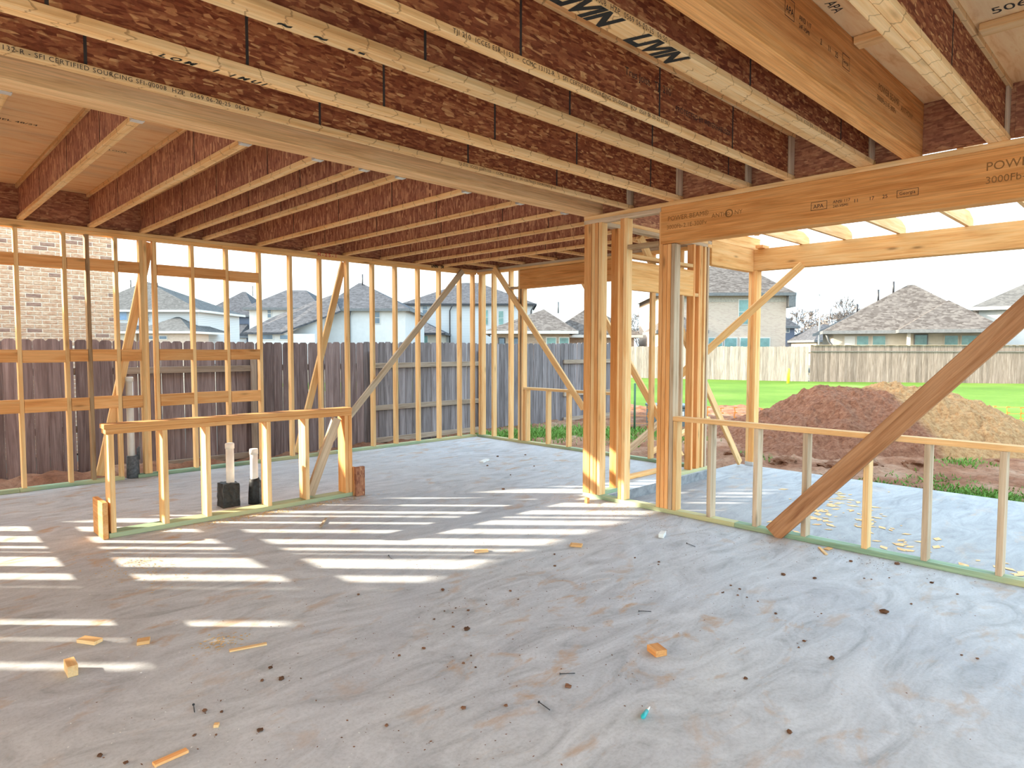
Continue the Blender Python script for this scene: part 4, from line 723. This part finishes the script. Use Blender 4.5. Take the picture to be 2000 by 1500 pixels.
# ------------------------------------------------------------------ soil pile, barrier net, weeds, utility box
PC = Vector((13.1, 3.95, 0)); PA = math.atan2(-math.cos(YAW), math.sin(YAW))
def pile_mesh():
    n, m = 150, 110; v = []; f = []
    for j in range(m):
        for i in range(n):
            a = -3.5 + 7*i/(n-1); b = -2.5 + 5*j/(m-1); q = Vector((a, b, 0))
            prof = np.interp(a, [-3.5, -3.0, -2.3, -1.5, -1.15, -.4, .5, 1.1, 1.7, 2.4, 3.1, 3.5], [0, .0, .34, .72, .93, .99, 1.0, .98, .70, .36, .05, 0])
            rad = max(0, 1-(abs(b)/2.3)**1.5); h = 1.02*prof*rad
            rough = .11*noise.fractal(q*1.6, 1, 2, 4) + .10*abs(noise.noise(q*4.2)) + .05*abs(noise.noise(q*11+Vector((3, 1, 0)))) + .03*abs(noise.noise(q*25))
            edge = min(1, min(3.5-abs(a), 2.5-abs(b))*2); v.append((a, b, -.03 + (h + rough*(.35+.65*min(1, h*3)))*max(edge, 0)))
    for j in range(m-1):
        for i in range(n-1): k = j*n+i; f.append((k, k+1, k+n+1, k+n))
    return pydata('soil_pile', v, f, M_PILE)
thing(link('soil_pile', pile_mesh(), M=Matrix.Translation((PC.x, PC.y, -.24)) @ Matrix.Rotation(PA, 4, 'Z')), 'big heap of red and tan excavated soil beyond the patio', 'soil pile')
def barrier(px0, px1, d, label, top=.42):
    p0, p1 = hz(px0, d), hz(px1, d); R = empty('barrier_net', p0-Z_*.25, label=label, cat='barrier'); Ln = (p1-p0).length; ux = (p1-p0).normalized(); n = int(Ln/.26)
    for i in range(n+1):
        c = p0 + ux*(Ln*i/n); hh = top*(.85+.2*random.random()); pts = [(random.uniform(-.012, .012), random.uniform(-.012, .012), z*hh/8) for z in range(9)]
        q = link('net_strand', tubemesh('net_strand', pts, [.011]*9, M_ORNET, 4), None, R, loc=c-Z_*.25)
        for z in range(2, 9, 2): link('net_tie', boxmesh(.075, .012, .018, M_ORNET, 0), None, q, M=Matrix.Translation(c-Z_*.25+Vector((0, 0, z*hh/8))+ux*.02) @ Matrix.Rotation(PA, 4, 'Z'))
    for i in range(4): stick('net_line', p0+Z_*(-.2+top*.28*i), p1+Z_*(-.2+top*.28*i), (0, 0, 1), .012, .006, M_ORNET, R, 0)
barrier(1384, 1490, 14.3, 'low orange plastic barrier net beside the patio post', .44); barrier(1865, 2080, 14.0, 'low orange plastic barrier net at the foot of the soil pile', .50)
barrier(1226, 1268, 13.2, 'bunched orange barrier net on the green steel post', .55)
thing(link('steel_post', tubemesh('steel_post', [(0, 0, 0), (0, 0, 1.05)], [.022, .022], M_TPOST, 6), loc=hz(1241, 13.1)-Z_*.28), 'green steel fence post with net, seen between the corner posts', 'post')
ub = hz(1305, 14.0); UB = empty('utility_box', ub-Z_*.26, label='dark green utility cabinet on the grass behind the posts', cat='utility box'); UM = Matrix.Translation(ub-Z_*.26) @ Matrix.Rotation(PA, 4, 'Z')
link('cabinet', boxmesh(.78, .6, .46, M_UTIL, .02), None, UB, M=UM @ Matrix.Translation((0, 0, .25))); link('cabinet_lid', boxmesh(.82, .64, .06, M_UTIL, .015), None, UB, M=UM @ Matrix.Translation((0, 0, .51))); link('warning_label', boxmesh(.12, .006, .09, M_WHITEP, 0), None, UB, M=UM @ Matrix.Translation((.22, -.303, .36)))
def weeds(name, label, spots, hmin, hmax, mat, seed):
    rg = random.Random(seed); v = []; f = []
    for (cx, cy, rx, ry, n, z0) in spots:
        for _ in range(n):
            x, y = rg.gauss(cx, rx), rg.gauss(cy, ry); h = rg.uniform(hmin, hmax); a = rg.uniform(0, 6.28); wd = rg.uniform(.005, .014); lx, ly = rg.gauss(0, .4)*h, rg.gauss(0, .4)*h; i = len(v); z = z0
            v += [(x-math.cos(a)*wd*.4, y-math.sin(a)*wd*.4, z), (x+math.cos(a)*wd*.4, y+math.sin(a)*wd*.4, z), (x+lx*.5+math.cos(a)*wd, y+ly*.5+math.sin(a)*wd, z+h*.65), (x+lx*.5-math.cos(a)*wd, y+ly*.5-math.sin(a)*wd, z+h*.65), (x+lx, y+ly, z+h)]
            f += [(i, i+1, i+2, i+3), (i+3, i+2, i+4)]
    return tag(link(name, pydata(name, v, f, mat)), label, 'weeds', kind='stuff')
weeds('weed_patch', 'bright green weeds between the window wall and the fence', [(8.6, 8.9, .5, .25, 2200, -.24), (9.2, 8.6, .5, .4, 3600, -.24), (9.9, 8.0, .5, .5, 4200, -.24), (10.6, 7.4, .4, .5, 2400, -.24), (8.0, 8.95, .3, .2, 400, -.24), (9.6, 6.9, .25, .25, 250, -.24), (10.8, 6.2, .2, .2, 250, -.24)], .03, .15, M_BLADE, 1)
weeds('grass_edge', 'short grass growing along the patio slab edge', [(9.0, 1.6, .25, .35, 1800, -.24), (9.2, .9, .3, .3, 700, -.24), (9.6, 2.2, .2, .3, 300, -.24), (9.6, 4.6, .12, .2, 250, -.22), (11.2, 2.2, .2, .2, 200, -.2), (8.9, 2.6, .1, .3, 120, -.24)], .03, .10, M_BLADE, 2)
thing(stick('leaning_plank', (8.1, 5.95, -.18), (9.2, 5.75, .45), (0, 0, 1), .14, .038, M_WEATH), 'brown plank leaning up outside behind the corner posts', 'plank', 'loose planks outside'); thing(stick('leaning_plank', (8.6, 5.75, -.15), (9.7, 5.4, .35), (0, 0, 1), .12, .038, M_RAFT), 'sunlit pale plank leaning outside beside the brown plank', 'plank', 'loose planks outside')
for i, (px, py) in enumerate(((1622, 912), (1690, 908), (1880, 880), (1560, 870), (1530, 905), (1460, 890), (1950, 905), (1432, 893), (1790, 912))):
    p = on(px, py, 'Z', -.2); bm = bmesh.new(); bmesh.ops.create_icosphere(bm, subdivisions=3, radius=1)
    for v in bm.verts: v.co *= 1 + .45*noise.fractal(v.co*1.7+Vector((i*5, 0, 0)), 1, 2, 4); v.co.z *= .5
    me = bpy.data.meshes.new('clay_lump'); bm.to_mesh(me); bm.free(); me.materials.append(M_CLAY)
    o = link('clay_lump', me, M=Matrix.Translation((p.x, p.y, -.19)) @ Matrix.Scale(random.uniform(.10, .2), 4)); thing(o, 'rough lump of red clay lying between patio and soil pile', 'clay lump', 'clay lumps on the churned soil')
# ------------------------------------------------------------------ small things on the slab
def fl(px, py): return on(px, py, 'Z', 0)
cl = []
for k in range(4):
    bm = bmesh.new(); bmesh.ops.create_icosphere(bm, subdivisions=2, radius=1)
    for v in bm.verts: v.co *= 1 + .5*noise.noise(v.co*1.6+Vector((k*7, 0, 0))); v.co.z *= .6
    me = bpy.data.meshes.new('clod'); bm.to_mesh(me); bm.free(); me.materials.append(M_CLOD); cl.append(me)
CLODS = [(912,1230,11),(865,1153,7),(1727,1197,14),(1625,1287,10),(1456,1326,7),(1542,1431,10),(1571,1253,6),(1515,1199,5),(1591,1130,6),(1530,1123,7),(1820,1139,6),(1662,1097,6),(1752,1102,8),(1445,1151,4),(1441,1163,4),(1459,1167,3),(1427,1144,4),(1411,1158,3),(1413,1157,3),(1480,1175,3),(1109,1342,12),(905,1384,9),(988,1379,7),(885,1225,5),(915,1193,5),(828,1267,6),(780,1281,5),(755,1418,7),(1084,1106,5),(1083,1083,4),(997,1155,5),(1012,1171,3),(950,1181,3),(550,1327,10),(512,1330,7),(528,1305,7),(507,1428,11),(400,1389,8),(433,1391,6),(195,1477,9),(245,1491,8),(380,1437,6),(422,1436,5),(700,1162,5),(848,1210,4),(890,1188,3),(884,1197,3),(868,1194,3),(905,1296,5),(920,1281,4),(929,1304,4),(1240,1090,4),(1287,1098,4),(1286,1103,3),(952,910,4),(972,892,4),(983,956,5),(1026,889,3),(1043,911,3),(997,928,3),(1780,1180,4),(1688,1130,3),(1702,1132,3),(1737,1129,3),(1604,1199,3),(1870,1161,4),(1560,1265,4),(1909,1287,5),(1878,1280,4),(1560,1010,3),(1470,1010,3)]
BIGC = {(1727,1197): 'largest reddish dirt clod, alone before the low window wall', (1109,1342): 'reddish clod at the start of the long orange smear', (912,1230): 'dark clod in the middle of the dirt crumbs', (1625,1287): 'ragged clod on the open floor before the big clod', (1542,1431): 'round orange-brown clod at the very front', (905,1384): 'clod beside the short nail and orange stain', (550,1327): 'clod just in front of the long pale splinter', (507,1428): 'dark clod near the tiny square chip'}
for i, (px, py, r) in enumerate(CLODS):
    p = fl(px, py); d_ = (p-CAMP).dot(fw); s_ = r*d_/FPX*.62
    o = link('dirt_clod', cl[i % 4], M=Matrix.Translation((p.x, p.y, s_*.35)) @ Matrix.Rotation(random.uniform(0, 6), 4, 'Z') @ Matrix.Diagonal((s_, s_*random.uniform(.7, 1), s_*.8, 1)))
    thing(o, BIGC.get((px, py), 'small dark dirt clod lying on the concrete slab'), 'dirt clod', 'dirt clods scattered on the slab')
def lying(name, px0, py0, px1, py1, w_, t_, mat, label, cat, group=None, lift=0):
    a, b = fl(px0, py0), fl(px1, py1); a.z = b.z = t_/2+.001+lift; return thing(stick(name, a, b, (0, 0, 1), w_, t_, mat, None, .001), label, cat, group)
lying('wood_block', 1274, 1269, 1292, 1283, .062, .030, M_ORANGE, 'small end-grain wood block alone on the open floor', 'wood block')
lying('wood_scrap', 448, 1273, 521, 1259, .022, .008, M_STUD, 'long thin splinter of pale wood on the floor stripes', 'wood scrap', 'wood scraps on the slab')
lying('wood_scrap', 300, 1497, 366, 1468, .028, .010, M_ORANGE, 'orange splinter at the bottom picture edge', 'wood scrap', 'wood scraps on the slab')
lying('wood_scrap', 158, 1252, 193, 1257, .05, .018, M_STUD, 'pale wedge-shaped wood chip lying across a sun stripe', 'wood scrap', 'wood scraps on the slab')
lying('wood_scrap', 268, 1258, 293, 1254, .05, .018, M_FLANGE, 'rounded bark-edged wood chip beside the pale wedge', 'wood scrap', 'wood scraps on the slab')
lying('wood_scrap', 135, 1306, 143, 1322, .04, .05, M_STUD, 'upright stub of pale wood on the front sun stripe', 'wood scrap', 'wood scraps on the slab')
lying('wood_scrap', 927, 1079, 953, 1077, .045, .012, M_FLANGE, 'flat wood offcut at the edge of the wide sun patch', 'wood scrap', 'wood scraps on the slab')
lying('wood_scrap', 1114, 1066, 1137, 1068, .05, .018, M_FLANGE, 'reddish wood offcut near the dirt crumbs', 'wood scrap', 'wood scraps on the slab')
lying('wood_scrap', 626, 1031, 637, 1014, .02, .012, M_GREYST, 'forked pale splinter on the stripes before the half wall', 'wood scrap', 'wood scraps on the slab')
lying('wood_scrap', 1600, 1070, 1614, 1084, .02, .008, M_STUD, 'pale splinter against the green plate', 'wood scrap', 'wood scraps on the slab')
lying('wood_scrap', 1613, 1074, 1622, 1071, .04, .006, M_STUD, 'thin chip beside the splinter near the green plate', 'wood scrap', 'wood scraps on the slab')
lying('wood_scrap', 418, 1420, 428, 1419, .02, .012, M_STUD, 'tiny square chip among the clods near the front', 'wood scrap', 'wood scraps on the slab')
lying('stake_stub', 1144, 983, 1149, 982, .035, .05, M_ORANGE, 'short square wood stub at the foot of the corner post', 'wood block')
lying('paper_scrap', 940, 904, 952, 899, .06, .02, M_WHITEP, 'crumpled white scrap on the floor toward the far corner', 'scrap'); lying('paper_scrap', 1291, 1051, 1296, 1044, .04, .03, M_WHITEP, 'small white scrap near the low window wall', 'scrap')
for i, (px, py) in enumerate(((1245, 860), )): pass
for px0, py0, px1, py1, lab in ((1052, 1373, 1074, 1389, 'bent dark nail in the middle of the floor'), (1093, 1318, 1123, 1317, 'straight nail lying level before the smeared dirt'), (1247, 1195, 1272, 1196, 'straight nail in front of the wood block'), (1341, 1062, 1358, 1069, 'nail on the floor before the green plate'), (378, 1378, 380, 1393, 'short upright-looking nail among stains'), (759, 1086, 764, 1093, 'small nail past the sun patch')):
    a, b = fl(px0, py0), fl(px1, py1); a.z = b.z = .005; ND = empty('nail', (a+b)/2, label=lab, cat='nail', group='nails on the slab'); link('shank', tubemesh('shank', [a, b], [.0022, .0022], M_NAIL, 6), None, ND); link('nail_head', tubemesh('nail_head', [a, a+(b-a).normalized()*.003], [.005, .005], M_NAIL, 8), None, ND)
a, b = fl(1254, 1407), fl(1269, 1385); a.z = b.z = .010; c_ = a + (b-a)*.62; KN = empty('marking_tool', (a+b)/2, label='small teal plastic handled tool with pale tip on the floor', cat='tool'); KN_h = link('handle', tubemesh('handle', [a, a+(c_-a)*.2, c_], [.004, .010, .008], M_TEAL, 10), None, KN); link('tip', tubemesh('tip', [c_, c_+(b-c_)*.7, b], [.006, .004, .002], M_PVC, 8), None, KN)
# sawdust drifts beside the half wall and in front of the patio stripes
def flakes(name, label, spots, seed, mat, z, smin=.004, smax=.012):
    rg = random.Random(seed); v = []; f = []
    for cx, cy, sx_, sy_, n in spots:
        for _ in range(n):
            x, y = rg.gauss(cx, sx_), rg.gauss(cy, sy_); s_ = rg.uniform(smin, smax); a = rg.uniform(0, 6.28); i = len(v)
            for k in range(4): t_ = a+k*1.57; v.append((x+math.cos(t_)*s_*(1 if k % 2 else .5), y+math.sin(t_)*s_*(1 if k % 2 else .5), z+.0015+rg.uniform(0, .003)))
            f.append((i, i+1, i+2, i+3))
    return tag(link(name, pydata(name, v, f, mat)), label, 'sawdust', kind='stuff')
flakes('sawdust', 'sawdust scattered in front of the half wall', [(2.0+.25*k, 5.66-.03*random.random(), .18, .05, 170) for k in range(6)] + [(1.25, 4.9, .12, .25, 260), (1.2, 3.3, .06, .05, 120), (4.85, 3.6, .1, .3, 260)], 4, M_SAW, 0)
flakes('dirt_crumbs', 'fine dark dirt crumbs sprinkled over the slab', [(2.5, 2.9, .9, .8, 420), (4.6, 3.0, .25, .5, 320), (4.85, 1.5, .08, .3, 160), (3.6, 2.2, .9, .7, 300), (1.2, 1.9, .5, .6, 220), (5.2, 5.6, .9, .9, 200)], 9, M_CLOD, 0, .002, .007)
flakes('paint_flecks', 'tiny white flecks on the front of the slab', [(.75, 2.6, .4, .7, 170)], 10, M_WHITEP, 0, .002, .006)
flakes('wood_chips', 'pale wood chips lying on the patio slab', [(6.5, 2.2, .35, .22, 60), (7.0, 2.6, .3, .2, 40), (6.0, 1.6, .3, .2, 30), (5.6, .7, .15, .2, 40)], 12, M_STUD, PZ, .02, .07)
